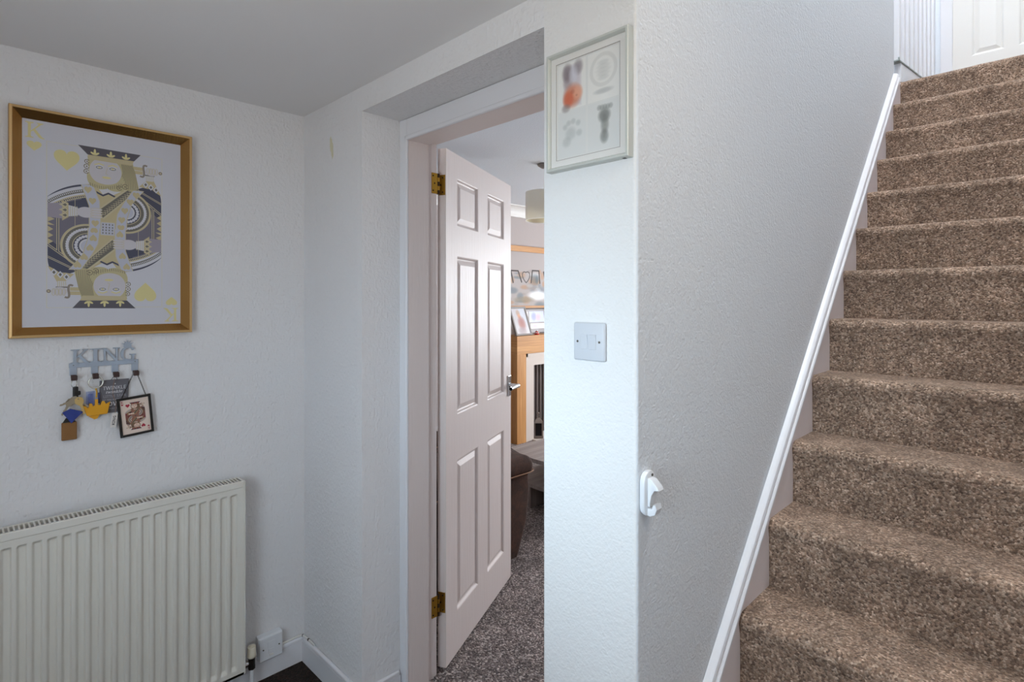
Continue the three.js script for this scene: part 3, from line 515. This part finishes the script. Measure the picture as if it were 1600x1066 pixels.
// ------------------------------------------------------------------ radiator
{
  const W = 1.05, H = 0.682, D = 0.06, r = thing('panel_radiator', 'cream ribbed steel panel radiator with slotted top under the gold picture', 'radiator', [XA + 0.036, 0.116, -0.215], Math.PI / 2);
  const P = 0.0335, last = W / 2 - 0.034, zs = (u) => u, cols = [-W / 2], hs = [0];
  for (let c = last - Math.floor((W - 0.07) / P) * P; c < last + 0.001; c += P) { for (const [o, h] of [[-0.0125, 0], [-0.0095, 0.4], [-0.006, 0.92], [-0.003, 1], [0.0075, 1], [0.0095, 0.9], [0.0115, 0.2], [0.0125, 0]]) { cols.push(c + o); hs.push(h); } }
  cols.push(W / 2); hs.push(0);
  const rows = [[0, 0], [0.022, 0], [0.026, 0.25], [0.034, 0.95], [0.038, 1], [H - 0.036, 1], [H - 0.032, 0.9], [H - 0.027, 0.12], [H - 0.024, 0], [H, 0]], pos = [], uv = [], idx = [];
  for (const [y, k] of rows) cols.forEach((x, j) => { pos.push(x, y, D - 0.011 * hs[j] * k); uv.push(x, y); });
  const n = cols.length; for (let i = 0; i + 1 < rows.length; i++) for (let j = 0; j + 1 < n; j++) { const a = i * n + j; idx.push(a, a + 1, a + n + 1, a, a + n + 1, a + n); }
  let g = new THREE.BufferGeometry(); g.setAttribute('position', new THREE.Float32BufferAttribute(pos, 3)); g.setAttribute('uv', new THREE.Float32BufferAttribute(uv, 2)); g.setIndex(idx); g.computeVertexNormals();
  mesh('front_panel', merge([g, box(-W / 2, W / 2, 0, 0.008, 0.03, D), box(-W / 2, W / 2, 0.004, H - 0.02, 0.038, 0.044)]), M.radiator, r);
  mesh('side_cover', box(W / 2, W / 2 + 0.006, 0.0, H + 0.016, 0.0, D + 0.001, 0.002), M.radiator, r);
  mesh('side_cover', box(-W / 2 - 0.006, -W / 2, 0.0, H + 0.016, 0.0, D + 0.001, 0.002), M.radiator, r);
  const bars = [box(-W / 2, W / 2, H - 0.006, H + 0.018, D - 0.006, D + 0.003, 0.003), box(-W / 2, W / 2, H + 0.006, H + 0.018, 0.0, 0.006)];
  for (let x = -W / 2 + 0.006; x < W / 2; x += 0.0112) bars.push(box(x - 0.0022, x + 0.0022, H + 0.0150, H + 0.0168, 0.004, D - 0.004));
  mesh('top_grille', merge(bars), M.radiator, r);
  mesh('convector_fins', merge([box(-W / 2, W / 2, 0.03, H - 0.012, 0.004, 0.036), box(-W / 2, W / 2, H - 0.05, H - 0.048, 0.002, D - 0.012)]), M.radiatorShade, r);  // near-black colour puts shade behind the grille slots
  const v = new THREE.Group(); v.name = 'radiator_valve'; v.position.set(W / 2 + 0.038, 0.016, 0.03); r.add(v);
  mesh('valve_cap', lathe([[0, 0.056], [0.006, 0.056], [0.0065, 0.052], [0.0125, 0.056], [0.0145, 0.053], [0.0155, 0.03], [0.0165, 0.02], [0.012, 0.014], [0, 0.014]], 20), M.plasticWarm, v);
  const e = cyl(0.009, 0.009, 0.05, 16); e.rotateZ(Math.PI / 2); e.translate(-0.02, -0.004, 0); const c2 = cyl(0.012, 0.012, 0.03, 6); c2.translate(0, 0.0, 0);
  mesh('valve_body', merge([e, c2, cyl(0.0125, 0.0125, 0.014, 6).translate(0, -0.02, 0)]), M.black, v);
  const nut = cyl(0.0125, 0.0125, 0.012, 6); nut.rotateZ(Math.PI / 2); nut.translate(-0.02, -0.004, 0); mesh('valve_nut', nut, M.chrome, v);
  mesh('pipe', cyl(0.0078, 0.0078, 0.096, 16).translate(0, -0.0725, 0), M.plastic, v);
}
// ------------------------------------------------------------------ on the left wall
{
  const p = thing('framed_king_print', 'gold framed print of a king of hearts card in grey and gold', 'picture', [XA, 1.698, -0.351], Math.PI / 2);
  mesh('frame', rings(0.478, 0.684, [[0, 0.001], [0, 0.030], [0.0015, 0.033]]), M.goldFrame, p); mesh('frame_rim', rings(0.475, 0.681, [[0, 0.033], [0.0055, 0.034], [0.007, 0.032]]), M.goldRim, p); mesh('frame_bevel', rings(0.461, 0.667, [[0, 0.032], [0.0225, 0.010], [0.0225, 0.007]]), M.goldFrame, p);
  const art = plane(0.418, 0.624); art.translate(0, 0, 0.0092); mesh('print', art, print(kingTex, 0.5), p);
  mesh('backing', box(-0.232, 0.232, -0.335, 0.335, 0.001, 0.008), M.mat, p);
}
const fontThin = await new FontLoader().loadAsync('fonts/droid/droid_serif_regular.typeface.json');
{
  const k = thing('key_rack', 'silver key rack spelling KING with a small crown and four hooks', 'key rack', [XA, 1.257, -0.343], Math.PI / 2);
  const letters = []; let x = -0.086;
  for (const ch of 'KING') {
    const g = new TextGeometry(ch, { font: fontThin, size: 0.0425, depth: 0.0052, curveSegments: 6, bevelEnabled: true, bevelSize: 0.0003, bevelThickness: 0.0003, bevelSegments: 1 }); g.computeBoundingBox();
    const w = { K: 0.047, I: 0.027, N: 0.05, G: 0.042 }[ch], b = g.boundingBox; g.scale(w / (b.max.x - b.min.x), 0.044 / (b.max.y - b.min.y), 1); g.computeBoundingBox();
    g.translate(x - g.boundingBox.min.x, 0.013 - g.boundingBox.min.y, 0.005); x += w + 0.0015; letters.push(boxUV(g));
  }
  letters.forEach((g) => mesh('letter', g, M.steel, k));
  const cr = []; cr.push([-0.011, 0]); for (let i = 0; i < 5; i++) { const a = (150 - i * 30) * Math.PI / 180; const cx = 0.0, r0 = 0.011, r1 = 0.021, d = 0.12; cr.push([r0 * Math.cos(a + d) + cx, 0.006 + r0 * Math.sin(a + d)], [r1 * Math.cos(a), 0.004 + r1 * Math.sin(a)], [r0 * Math.cos(a - d), 0.006 + r0 * Math.sin(a - d)]); } cr.push([0.011, 0]);
  const crown = slab(cr.reverse(), 0.003, 0.006); crown.translate(0.062, 0.056, 0); mesh('crown', crown, M.steel, k);
  mesh('bar', merge([box(-0.09, 0.092, 0, 0.0145, 0.002, 0.0058, 0.001), ...[-0.0795, -0.0255, 0.0285, 0.0825].map((h) => box(h - 0.009, h + 0.009, -0.024, 0.002, 0.002, 0.0055, 0.001))]), M.steel, k);
  for (const s of [-0.079, 0.083]) { const c = cyl(0.0016, 0.0016, 0.001, 12); c.rotateX(Math.PI / 2); c.translate(s, 0.0075, 0.006); mesh('screw', c, M.screw, k); }
  for (const h of [-0.0795, -0.0255, 0.0285, 0.0825]) {
    const q = mesh('hook', merge([box(h - 0.006, h + 0.006, -0.03, -0.022, 0.002, 0.007, 0.001), box(h - 0.006, h + 0.006, -0.034, -0.029, 0.003, 0.026, 0.001), box(h - 0.006, h + 0.006, -0.031, -0.02, 0.023, 0.027, 0.001)]), M.hook, k);
    mesh('hook_tip', box(h - 0.008, h + 0.008, -0.038, -0.022, 0.024, 0.029, 0.002), M.hook, q);
  }
}
const ringGeo = (R, r) => boxUVkeep(new THREE.TorusGeometry(R, r, 8, 32));
{ // bunch of keys on the first hook
  const k = thing('key_bunch', 'bunch of keys with a blue plastic tag and brown cork tag', 'keys', [XA + 0.021, 1.222, -0.264], Math.PI / 2);
  mesh('split_ring', ringGeo(0.013, 0.0011).rotateY(0.9).translate(0, -0.012, 0), M.ringSilver, k);
  mesh('fob', merge([box(-0.004, 0.010, -0.058, -0.022, -0.005, 0.006, 0.004), box(0.0, 0.016, -0.05, -0.036, -0.004, 0.006, 0.004)]), M.black, k);
  const key = (a, x, y, z, matl, c) => { const g = merge([slab([[-0.011, 0.0], [-0.009, 0.012], [0, 0.016], [0.009, 0.012], [0.011, 0], [0.006, -0.008], [0.0035, -0.010], [0.0035, -0.036], [0.001, -0.04], [-0.003, -0.036], [-0.0015, -0.03], [-0.0035, -0.026], [-0.002, -0.02], [-0.0035, -0.010], [-0.006, -0.008]], 0, 0.002, [[[-0.002, 0.008], [0.002, 0.008], [0.002, 0.012], [-0.002, 0.012]]])]); g.scale(c, c, 1); g.rotateZ(a); g.translate(x, y, z); mesh('key', g, matl, k); };
  key(-0.5, -0.012, -0.072, 0.002, M.keyMetal, 1); key(0.95, 0.003, -0.066, 0.006, M.keyMetal, 1.05); key(0.3, 0.012, -0.07, 0.010, M.keyGold, 1.05); key(-1.2, -0.004, -0.062, 0.009, M.keyMetal, 0.9);
  const tag = slab([[-0.026, 0.006], [-0.006, 0.016], [0.026, 0.002], [0.012, -0.012], [-0.004, -0.03]], 0, 0.004, [], 0.001); tag.translate(-0.004, -0.104, 0.004); mesh('blue_tag', tag, M.blueTag, k);
  mesh('cork_cap', slab([[-0.016, 0], [-0.008, 0.014], [0.008, 0.014], [0.017, 0]], 0, 0.005).translate(-0.012, -0.131, -0.004), M.black, k);
  mesh('cork_tag', box(-0.031, 0.007, -0.186, -0.130, -0.005, 0.001, 0.004), M.cork, k);
}
{ // crown key ring on the second hook
  const k = thing('crown_keyring', 'yellow crown key ring with clear fob hanging from a silver ring', 'keyring', [XA + 0.02, 1.222, -0.318], Math.PI / 2);
  mesh('split_ring', ringGeo(0.0185, 0.0022).translate(0, -0.014, 0.002), M.ringSilver, k);
  mesh('chain', tube([[0, -0.033, 0.002], [0.002, -0.045, 0.004], [0.001, -0.062, 0.005]], 0.0026, 12, 6), M.brass, k);
  mesh('clear_fob', merge([box(-0.024, -0.002, -0.096, -0.042, -0.006, -0.003, 0.001), box(-0.019, -0.006, -0.088, -0.05, -0.0061, -0.0058)]), M.clear, k);
  mesh('ink_strip', box(0.006, 0.011, -0.082, -0.048, -0.004, 0, 0.001), M.ink, k);
  const c = slab([[-0.036, 0.012], [-0.03, 0.014], [-0.022, 0.0], [-0.018, 0.014], [-0.012, 0.014], [-0.008, 0.004], [-0.004, 0.008], [-0.004, 0.026], [0.004, 0.026], [0.004, 0.008], [0.01, 0.006], [0.014, 0.018], [0.02, 0.018], [0.024, 0.008], [0.036, 0.014], [0.028, -0.024], [-0.024, -0.024]].reverse(), 0.004, 0.009, [], 0.001); c.translate(0.001, -0.093, 0); mesh('crown', c, M.crownYellow, k);
  mesh('crown_back', slab([[-0.018, 0], [0.012, 0.002], [0.006, -0.010], [-0.002, -0.012]].reverse(), 0.001, 0.004).translate(-0.002, -0.119, 0), M.crownYellow, k);
}
{ // grey plaque behind
  const s = thing('verse_plaque', 'small grey plaque printed with a white twinkle rhyme', 'sign', [XA + 0.006, 1.158, -0.371], Math.PI / 2);
  mesh('board', slab([[-0.041, -0.054], [0.034, -0.054], [0.0375, 0.052], [-0.041, 0.052]], 0, 0.003), M.signEdge, s);
  const g = slab([[-0.0405, -0.0535], [0.0335, -0.0535], [0.037, 0.0515], [-0.0405, 0.0515]], 0.003, 0.0036); const p = g.attributes.position, uv = g.attributes.uv; for (let i = 0; i < p.count; i++) uv.setXY(i, (p.getX(i) + 0.0405) / 0.078, (p.getY(i) + 0.0535) / 0.105); mesh('face', g, M.signGrey, s);
  mesh('cord', tube([[-0.012, 0.05, 0.002], [-0.002, 0.066, 0.012], [0.006, 0.05, 0.002]], 0.0008, 12, 6), M.black, s);
}
{ // little framed playing card on the fourth hook
  const f = thing('mini_card_frame', 'small black framed red king of hearts card hung by a chain', 'picture', [XA + 0.012, 1.086, -0.4255], Math.PI / 2); f.rotation.order = 'YXZ'; f.rotation.z = 0.085;
  mesh('frame', rings(0.094, 0.128, [[0, 0], [0, 0.009], [0.001, 0.010], [0.006, 0.010], [0.007, 0.009], [0.007, 0.003]], false, true), M.black, f);
  const a = plane(0.081, 0.115); a.translate(0, 0, 0.0042); mesh('card', a, print(redKingTex, 0.4), f);
  mesh('backing', box(-0.0415, 0.0415, -0.0585, 0.0585, 0.001, 0.0038), M.mat, f);
  const ch = []; const link = (p, q, n) => { for (let i = 0; i < n; i++) { const t = (i + 0.5) / n, g = new THREE.TorusGeometry(0.0021, 0.0007, 5, 10).toNonIndexed(); g.scale(0.75, 1.25, 1); g.rotateY(i % 2 ? 1.3 : 0.2); g.rotateZ(Math.atan2(q[0] - p[0], p[1] - q[1])); g.translate(p[0] + (q[0] - p[0]) * t, p[1] + (q[1] - p[1]) * t, p[2] + (q[2] - p[2]) * t); ch.push(g); } };
  link([0.004, 0.137, 0.006], [-0.034, 0.063, 0.004], 22); link([0.016, 0.137, 0.006], [0.034, 0.063, 0.004], 20);
  mesh('chain', merge(ch), M.black, f);
}
{
  const t = thing('white_tag', 'small white tag with dark lettering beside the black card frame', 'tag', [XA + 0.024, 1.082, -0.364], Math.PI / 2); t.rotation.order = 'YXZ'; t.rotation.z = -0.14;
  mesh('card', box(-0.007, 0.009, -0.024, 0.022, 0, 0.0015), M.white, t); const g = plane(0.0155, 0.045); g.translate(0.001, -0.001, 0.0018); mesh('lettering', g, print(tagTex), t);
  mesh('cord', tube([[0.001, 0.02, 0.001], [0.0, 0.05, -0.004], [-0.012, 0.085, -0.012], [-0.016, 0.132, 0.0]], 0.0006, 16, 5), M.thread, t);
}
{
  const s = thing('telephone_socket', 'white square socket box low on the wall beside radiator valve', 'socket', [XA, 0.134, -0.862], Math.PI / 2);
  mesh('back_box', box(-0.046, 0.046, -0.044, 0.046, 0.0, 0.030, 0.004), M.plastic, s);
  mesh('plate', box(-0.0435, 0.0435, -0.0435, 0.0435, 0.029, 0.036, 0.003), M.plastic, s);
  mesh('insert', merge([box(-0.013, 0.013, 0.0, 0.026, 0.0355, 0.0372, 0.0006), box(-0.011, 0.011, -0.02, -0.004, 0.0355, 0.0372, 0.0006)]), M.plastic, s);
  mesh('shutter', box(-0.006, 0.008, -0.03, -0.024, 0.0355, 0.0375, 0.0006), M.white, s);
  for (const q of [-0.03, 0.03]) { const c = cyl(0.0028, 0.0028, 0.0012, 12); c.rotateX(Math.PI / 2); c.translate(q, 0, 0.0364); mesh('screw', c, M.screw, s); }
  const w = thing('telephone_cable', 'thin cream cable clipped along the top of white skirting corner', 'cable');
  mesh('lead', tube([[XA + 0.008, 0.112, -0.905], [XA + 0.008, 0.1115, -0.95], [XA + 0.008, 0.113, -0.985], [XA + 0.015, 0.1125, -0.996], [XA + 0.05, 0.112, -1.0], [XA + 0.11, 0.111, -1.001]], 0.0042, 40, 8), M.white, w);
  for (const [a, b] of [[XA + 0.014, -0.996], [XA + 0.058, -0.9995]]) mesh('clip', box(a - 0.004, a + 0.004, 0.108, 0.1165, b - 0.004, b + 0.004, 0.0015), M.seam, w);
}
// ------------------------------------------------------------------ on the column and the stair wall
{
  const f = thing('newborn_keepsake_frame', 'white framed newborn keepsake with blurred photo, hand print and foot print', 'picture', [-0.757, 1.906, ZB]);
  mesh('frame', rings(0.226, 0.274, [[0, 0], [0, 0.019], [0.0015, 0.021], [0.006, 0.021], [0.009, 0.017], [0.010, 0.013]]), M.silverFrame, f);
  mesh('mount', merge([rings(0.208, 0.256, [[0, 0.0125], [0.016, 0.0125], [0.0172, 0.0105]]), box(-0.104, 0.104, -0.128, 0.128, 0.002, 0.0095)]), M.mat, f);
  mesh('mount_line', rings(0.177, 0.225, [[0, 0.0124], [0, 0.0127], [0.0008, 0.0127], [0.0008, 0.0104]]), M.greyFrame, f);
  const g = plane(0.1745, 0.2225); g.translate(0, 0, 0.0103); mesh('print', g, print(keepsakeTex, 0.35), f);
  mesh('spacer', box(0.092, 0.1, -0.1375, -0.1345, 0.002, 0.012, 0.001), M.black, f);
}
{
  const s = thing('light_switch', 'white square two gang light switch on the bright column', 'switch', [-0.754, 1.376, ZB]);
  mesh('plate', soft(box(-0.043, 0.043, -0.043, 0.043, 0, 0.0095, 0.005, 4)), M.switchPlate, s);
  for (const x of [-0.0125, 0.011]) mesh('rocker', merge([box(x - 0.0105, x + 0.0105, -0.018, 0.018, 0.0093, 0.0099), box(x - 0.0095, x + 0.0095, -0.017, 0.017, 0.0095, 0.0125, 0.0022).rotateX(0.07).translate(0, 0, -0.0008)]), M.switchPlate, s);
  for (const x of [-0.0305, 0.0295]) { const c = cyl(0.0027, 0.0027, 0.0012, 14); c.rotateX(Math.PI / 2); c.translate(x, 0, 0.0096); mesh('screw', c, M.screw, s); }
}
{
  const c = thing('stair_gate_catch', 'white plastic stair gate catch on the stair wall corner', 'gate catch', [XC, 1.060, -1.041], Math.PI / 2);
  const cap = (w, h, n = 10) => { const p = []; for (let k = 0; k <= n; k++) { const a = k / n * Math.PI; p.push([w * Math.cos(a), h - w + w * Math.sin(a)]); } for (let k = 0; k <= n; k++) { const a = Math.PI + k / n * Math.PI; p.push([w * Math.cos(a), -h + w + w * Math.sin(a)]); } return p; };
  mesh('back_plate', soft(slab(cap(0.024, 0.048), 0, 0.013, [], 0.004), 0.7), M.plastic, c);
  const hk = slab([[0.010, 0.034], [0.022, 0.032], [0.036, 0.018], [0.038, 0.012], [0.028, 0.010], [0.021, -0.002], [0.018, -0.018], [0.018, -0.026], [0.010, -0.026]].reverse(), -0.011, 0.011, [], 0.002); hk.rotateY(-Math.PI / 2); mesh('catch_arm', soft(hk, 0.5), M.plastic, c);
  const cup = slab([[0.010, -0.028], [0.022, -0.028], [0.024, -0.02], [0.031, -0.018], [0.034, -0.028], [0.030, -0.040], [0.018, -0.046], [0.010, -0.044]].reverse(), -0.012, 0.012, [], 0.003); cup.rotateY(-Math.PI / 2); mesh('catch_cup', soft(cup, 0.5), M.plastic, c);
  const s = cyl(0.003, 0.003, 0.002, 12); s.rotateX(Math.PI / 2); s.translate(0.006, 0.038, 0.0135); mesh('screw', s, M.seam, c);
}
{ // the hall lamp on the ceiling at the foot of the stairs, just outside the frame
  const l = thing('ceiling_lamp', 'round frosted ceiling lamp above the foot of the stairs', 'lamp', [0.10, CEIL, -0.80]);
  mesh('lamp_base', lathe([[0, 0], [0.12, 0], [0.12, -0.02], [0, -0.02]].reverse(), 32), M.white, l);
  const glow = std({ color: 0xf4eee4, roughness: 0.5, emissive: new THREE.Color(1.0, 0.86, 0.68), emissiveIntensity: 0.8 });
  mesh('lamp_dome', lathe([[0, -0.105], [0.04, -0.101], [0.075, -0.088], [0.1, -0.066], [0.114, -0.038], [0.115, -0.021], [0, -0.021]], 32), glow, l);
  const p = new THREE.PointLight(new THREE.Color(1.0, 0.9, 0.76), 0.55); p.name = 'lamp_light'; p.position.set(0.10, CEIL - 0.06, -0.80); p.shadow.radius = 4; p.castShadow = true; scene.add(p);
}
// ------------------------------------------------------------------ the living room through the doorway
{
  const f = thing('fireplace', 'light oak fireplace surround with pale stone panel and dark ribbed opening', 'fireplace', [-4.088, LFLOOR, -3.93], Math.PI / 2);   // local x = -z, local z = out of the wall
  const D = 0.245, H = 1.07, W = 1.32, S = 0.132;
  mesh('stile', box(0, S, 0, H - 0.18, 0, D, 0.002), M.oak, f); mesh('stile', box(W - S, W, 0, H - 0.18, 0, D, 0.002), M.oak, f);
  mesh('mantel', box(0, W, H - 0.18, H, 0, D, 0.002), M.oakAcross, f);
  mesh('stone_panel', slab([[S, 0], [S + 0.125, 0], [S + 0.125, 0.765], [W - S - 0.125, 0.765], [W - S - 0.125, 0], [W - S, 0], [W - S, H - 0.18], [S, H - 0.18]], 0.0, D - 0.012), M.stone, f);
  mesh('stone_edge', merge([box(S, S + 0.03, 0, H - 0.18, D - 0.012, D - 0.006), box(S, W - S, H - 0.215, H - 0.18, D - 0.012, D - 0.006)]), M.stone, f);
  mesh('fire_back', box(S + 0.125, W - S - 0.125, 0, 0.765, 0.0, 0.02), M.iron, f); mesh('hearth', box(S + 0.1, W - S - 0.1, 0, 0.01, 0.02, D + 0.05), M.stone, f);
  for (let k = 0; k < 15; k++) mesh('rib', box(S + 0.132 + k * 0.053, S + 0.168 + k * 0.053, 0.01, 0.75, 0.03, 0.07, 0.008), M.ironRib, f);
}
{
  const l = thing('lantern', 'small dark metal lantern standing in the fireplace opening', 'lantern', [-3.86, LFLOOR + 0.0115, -4.262], Math.PI / 4);
  mesh('base', box(-0.048, 0.048, 0, 0.025, -0.048, 0.048, 0.006), M.lantern, l);
  for (const [a, b] of [[-1, -1], [1, -1], [1, 1], [-1, 1]]) mesh('post', box(a * 0.038 - 0.006, a * 0.038 + 0.006, 0.02, 0.16, b * 0.038 - 0.006, b * 0.038 + 0.006), M.lantern, l);
  mesh('body', box(-0.034, 0.034, 0.025, 0.155, -0.034, 0.034), M.iron, l);
  mesh('roof', soft(lathe([[0, 0.225], [0.012, 0.222], [0.016, 0.205], [0.04, 0.185], [0.06, 0.165], [0.064, 0.155], [0, 0.155]], 4).rotateY(Math.PI / 4), 0.4), M.lantern, l);
  mesh('finial', lathe([[0, 0.262], [0.009, 0.258], [0.012, 0.248], [0.007, 0.238], [0.011, 0.222], [0, 0.22]], 14), M.lantern, l);
}
{
  const m = thing('overmantel_mirror', 'wide oak framed mirror with painted grey and white reflections', 'picture', [-4.089, 1.69, -4.42], Math.PI / 2);
  mesh('frame', merge([box(-0.8, 0.8, 0.285, 0.345, 0, 0.035, 0.003), box(-0.8, 0.8, -0.345, -0.285, 0, 0.035, 0.003), box(-0.8, -0.74, -0.285, 0.285, 0, 0.035, 0.003), box(0.74, 0.8, -0.285, 0.285, 0, 0.035, 0.003)]), M.oakAcross, m);
  const g = plane(1.48, 0.57); g.translate(0, 0, 0.02); mesh('print', g, print(mirrorReflectionTex, 0.7), m); mesh('backing', box(-0.77, 0.77, -0.3, 0.3, 0.002, 0.018), M.brownFrame, m);  // flat face carrying the painted mirror reflections
}
{
  const a = thing('portrait_frame', 'grey photo frame with blurred portrait leaning at mantel end', 'photo frame', [-3.868, LFLOOR + 1.0705, -4.06], Math.PI / 2); a.rotation.order = 'YXZ'; a.rotation.x = -0.36;
  mesh('frame', rings(0.235, 0.31, [[0, -0.012], [0, 0.008], [0.003, 0.011], [0.02, 0.009], [0.022, 0.003]], false, true).translate(0, 0.156, 0), M.greyFrame, a);
  const g = plane(0.194, 0.269); g.translate(0, 0.156, 0.004); mesh('photo', g, print(portraitTex, 0.3), a); mesh('easel_back', box(-0.098, 0.098, 0.02, 0.29, -0.006, 0.003), M.brownFrame, a);
  const b = thing('collage_frame', 'dark brown collage frame of small photos behind portrait frame', 'photo frame', [-4.018, LFLOOR + 1.0705, -4.37], Math.PI / 2); b.rotation.order = 'YXZ'; b.rotation.x = -0.1;
  mesh('frame', rings(0.40, 0.275, [[0, -0.012], [0, 0.008], [0.012, 0.009], [0.014, 0.003]], false, true).translate(0, 0.138, 0), M.brownFrame, b);
  const h = plane(0.372, 0.247); h.translate(0, 0.138, 0.004); mesh('photos', h, print(collageTex, 0.3), b); mesh('easel_back', box(-0.187, 0.187, 0.014, 0.262, -0.008, 0.003), M.brownFrame, b);
  const c = thing('red_ornament', 'tiny red ornament with white trim on the oak mantel', 'ornament', [-3.905, LFLOOR + 1.0705, -4.285], 0.5);
  mesh('body', soft(lathe([[0, 0], [0.022, 0], [0.026, 0.008], [0.022, 0.022], [0.010, 0.034], [0, 0.036]], 18)), M.red, c); mesh('trim', lathe([[0, 0.034], [0.009, 0.034], [0.010, 0.044], [0, 0.05]], 14), M.white, c); const k = new THREE.TorusGeometry(0.0235, 0.004, 8, 20).toNonIndexed(); k.rotateX(Math.PI / 2); k.translate(0, 0.02, 0); mesh('band', k, M.white, c);
}
{
  const p = thing('pendant_lamp', 'white drum pendant lamp hanging from the living room ceiling', 'lamp', [-2.66, LCEIL, -3.0]);
  mesh('ceiling_rose', lathe([[0, 0], [0.05, 0], [0.048, -0.012], [0.02, -0.03], [0, -0.03]].reverse(), 24), M.greyFrame, p);
  mesh('cord', cyl(0.0028, 0.0028, 0.19, 10).translate(0, -0.12, 0), M.white, p);
  const o = cyl(0.135, 0.135, 0.2, 48), sh = new THREE.CylinderGeometry(0.135, 0.135, 0.205, 56, 1, true).toNonIndexed(); sh.translate(0, -0.305, 0); mesh('shade', sh, M.shade, p);
  const inn = new THREE.CylinderGeometry(0.1325, 0.1325, 0.2, 56, 1, true).toNonIndexed(); inn.translate(0, -0.305, 0); mesh('shade_lining', inn, M.shadeInside, p);
  mesh('bulb_holder', lathe([[0, -0.2], [0.018, -0.2], [0.02, -0.25], [0.03, -0.29], [0.022, -0.32], [0, -0.325]], 20), M.white, p); for (const a of [0, 2.094, 4.189]) { const g = box(0, 0.133, -0.222, -0.219, -0.0015, 0.0015); g.rotateY(a); mesh('spider', g, M.white, p); }
}
{
  const t = thing('coffee_table', 'grey wood coffee table with a lower shelf by brown armchair', 'table', [-2.47, LFLOOR, -3.3]);
  const top = (() => { const p = []; for (let k = 0; k <= 12; k++) { const u = -0.36 + 0.72 * k / 12; p.push([u, 0.57 - 0.10 * Math.pow(u / 0.36, 2)]); } for (let k = 0; k <= 12; k++) { const u = 0.36 - 0.72 * k / 12; p.push([u, -0.57 + 0.10 * Math.pow(u / 0.36, 2)]); } return p; })();
  mesh('table_top', prism(top, 0.345, 0.372), M.greyWood, t); const sh = top.map(([a, b]) => [a * 0.94, b * 0.97]); mesh('shelf', prism(sh, 0.165, 0.188), M.greyWood, t);
  for (const s of [-1, 1]) mesh('side_panel', box(s * 0.15 - 0.012, s * 0.15 + 0.012, 0, 0.165, -0.46, 0.5, 0.003), M.greyWood, t); for (const s of [-1, 1]) mesh('end_panel', box(-0.27, 0.27, 0.188, 0.345, s * 0.12 - 0.011, s * 0.12 + 0.011), M.greyWood, t);
}
{
  const a = thing('armchair', 'brown suede armchair with padded rolled arm behind the open door', 'armchair', [-2.585, LFLOOR, -1.84], Math.PI);     // faces -z; local -x is the arm in view
  const q = (g) => soft(g, 0.8);
  mesh('seat_base', q(box(-0.30, 0.30, 0.03, 0.30, -0.40, 0.40, 0.05, 4)), M.suede, a); mesh('seat_cushion', q(box(-0.295, 0.295, 0.28, 0.46, -0.26, 0.43, 0.07, 5)), M.suede, a);
  const back = box(-0.33, 0.33, 0.26, 0.92, -0.43, -0.2, 0.09, 5); mesh('backrest', q(back), M.suede, a);
  for (const s of [-1, 1]) {
    // arm panel: narrows towards the floor at the front
    const side = slab([[-0.40, 0.02], [0.34, 0.02], [0.36, 0.06], [0.42, 0.22], [0.44, 0.36], [0.43, 0.50], [-0.40, 0.50]], -0.075, 0.075, [], 0.02); side.rotateY(-Math.PI / 2); side.translate(s * 0.385, 0, 0);
    const arm = mesh('arm', q(side), M.suede, a);
    const roll = box(-0.098, 0.098, 0.452, 0.566, -0.40, 0.462, 0.055, 6); roll.translate(s * 0.39, 0, 0); mesh('arm_pad', q(roll), M.suede, arm);
    const z0 = 0.45, seam = []; for (const [x, z] of [[-0.096, -0.38], [-0.098, 0.3], [-0.097, 0.42], [-0.07, 0.46], [0.07, 0.46], [0.097, 0.42], [0.098, 0.3], [0.096, -0.38]]) seam.push([s * 0.39 + x, 0.482, z]); mesh('piping', tube(seam, 0.0035, 60, 6), M.thread, arm);
  }
  mesh('footrest', q(box(-0.29, 0.29, 0.06, 0.30, 0.40, 0.445, 0.02, 3)), M.suede, a);
}
// the part of the shell that a lamp or the sun could reach casts and takes shadows
scene.traverse((o) => { if (o.isMesh) { o.castShadow = o.name !== 'lamp_dome' && o.material !== M.glass; o.receiveShadow = true; } });
renderer.render(scene, camera);
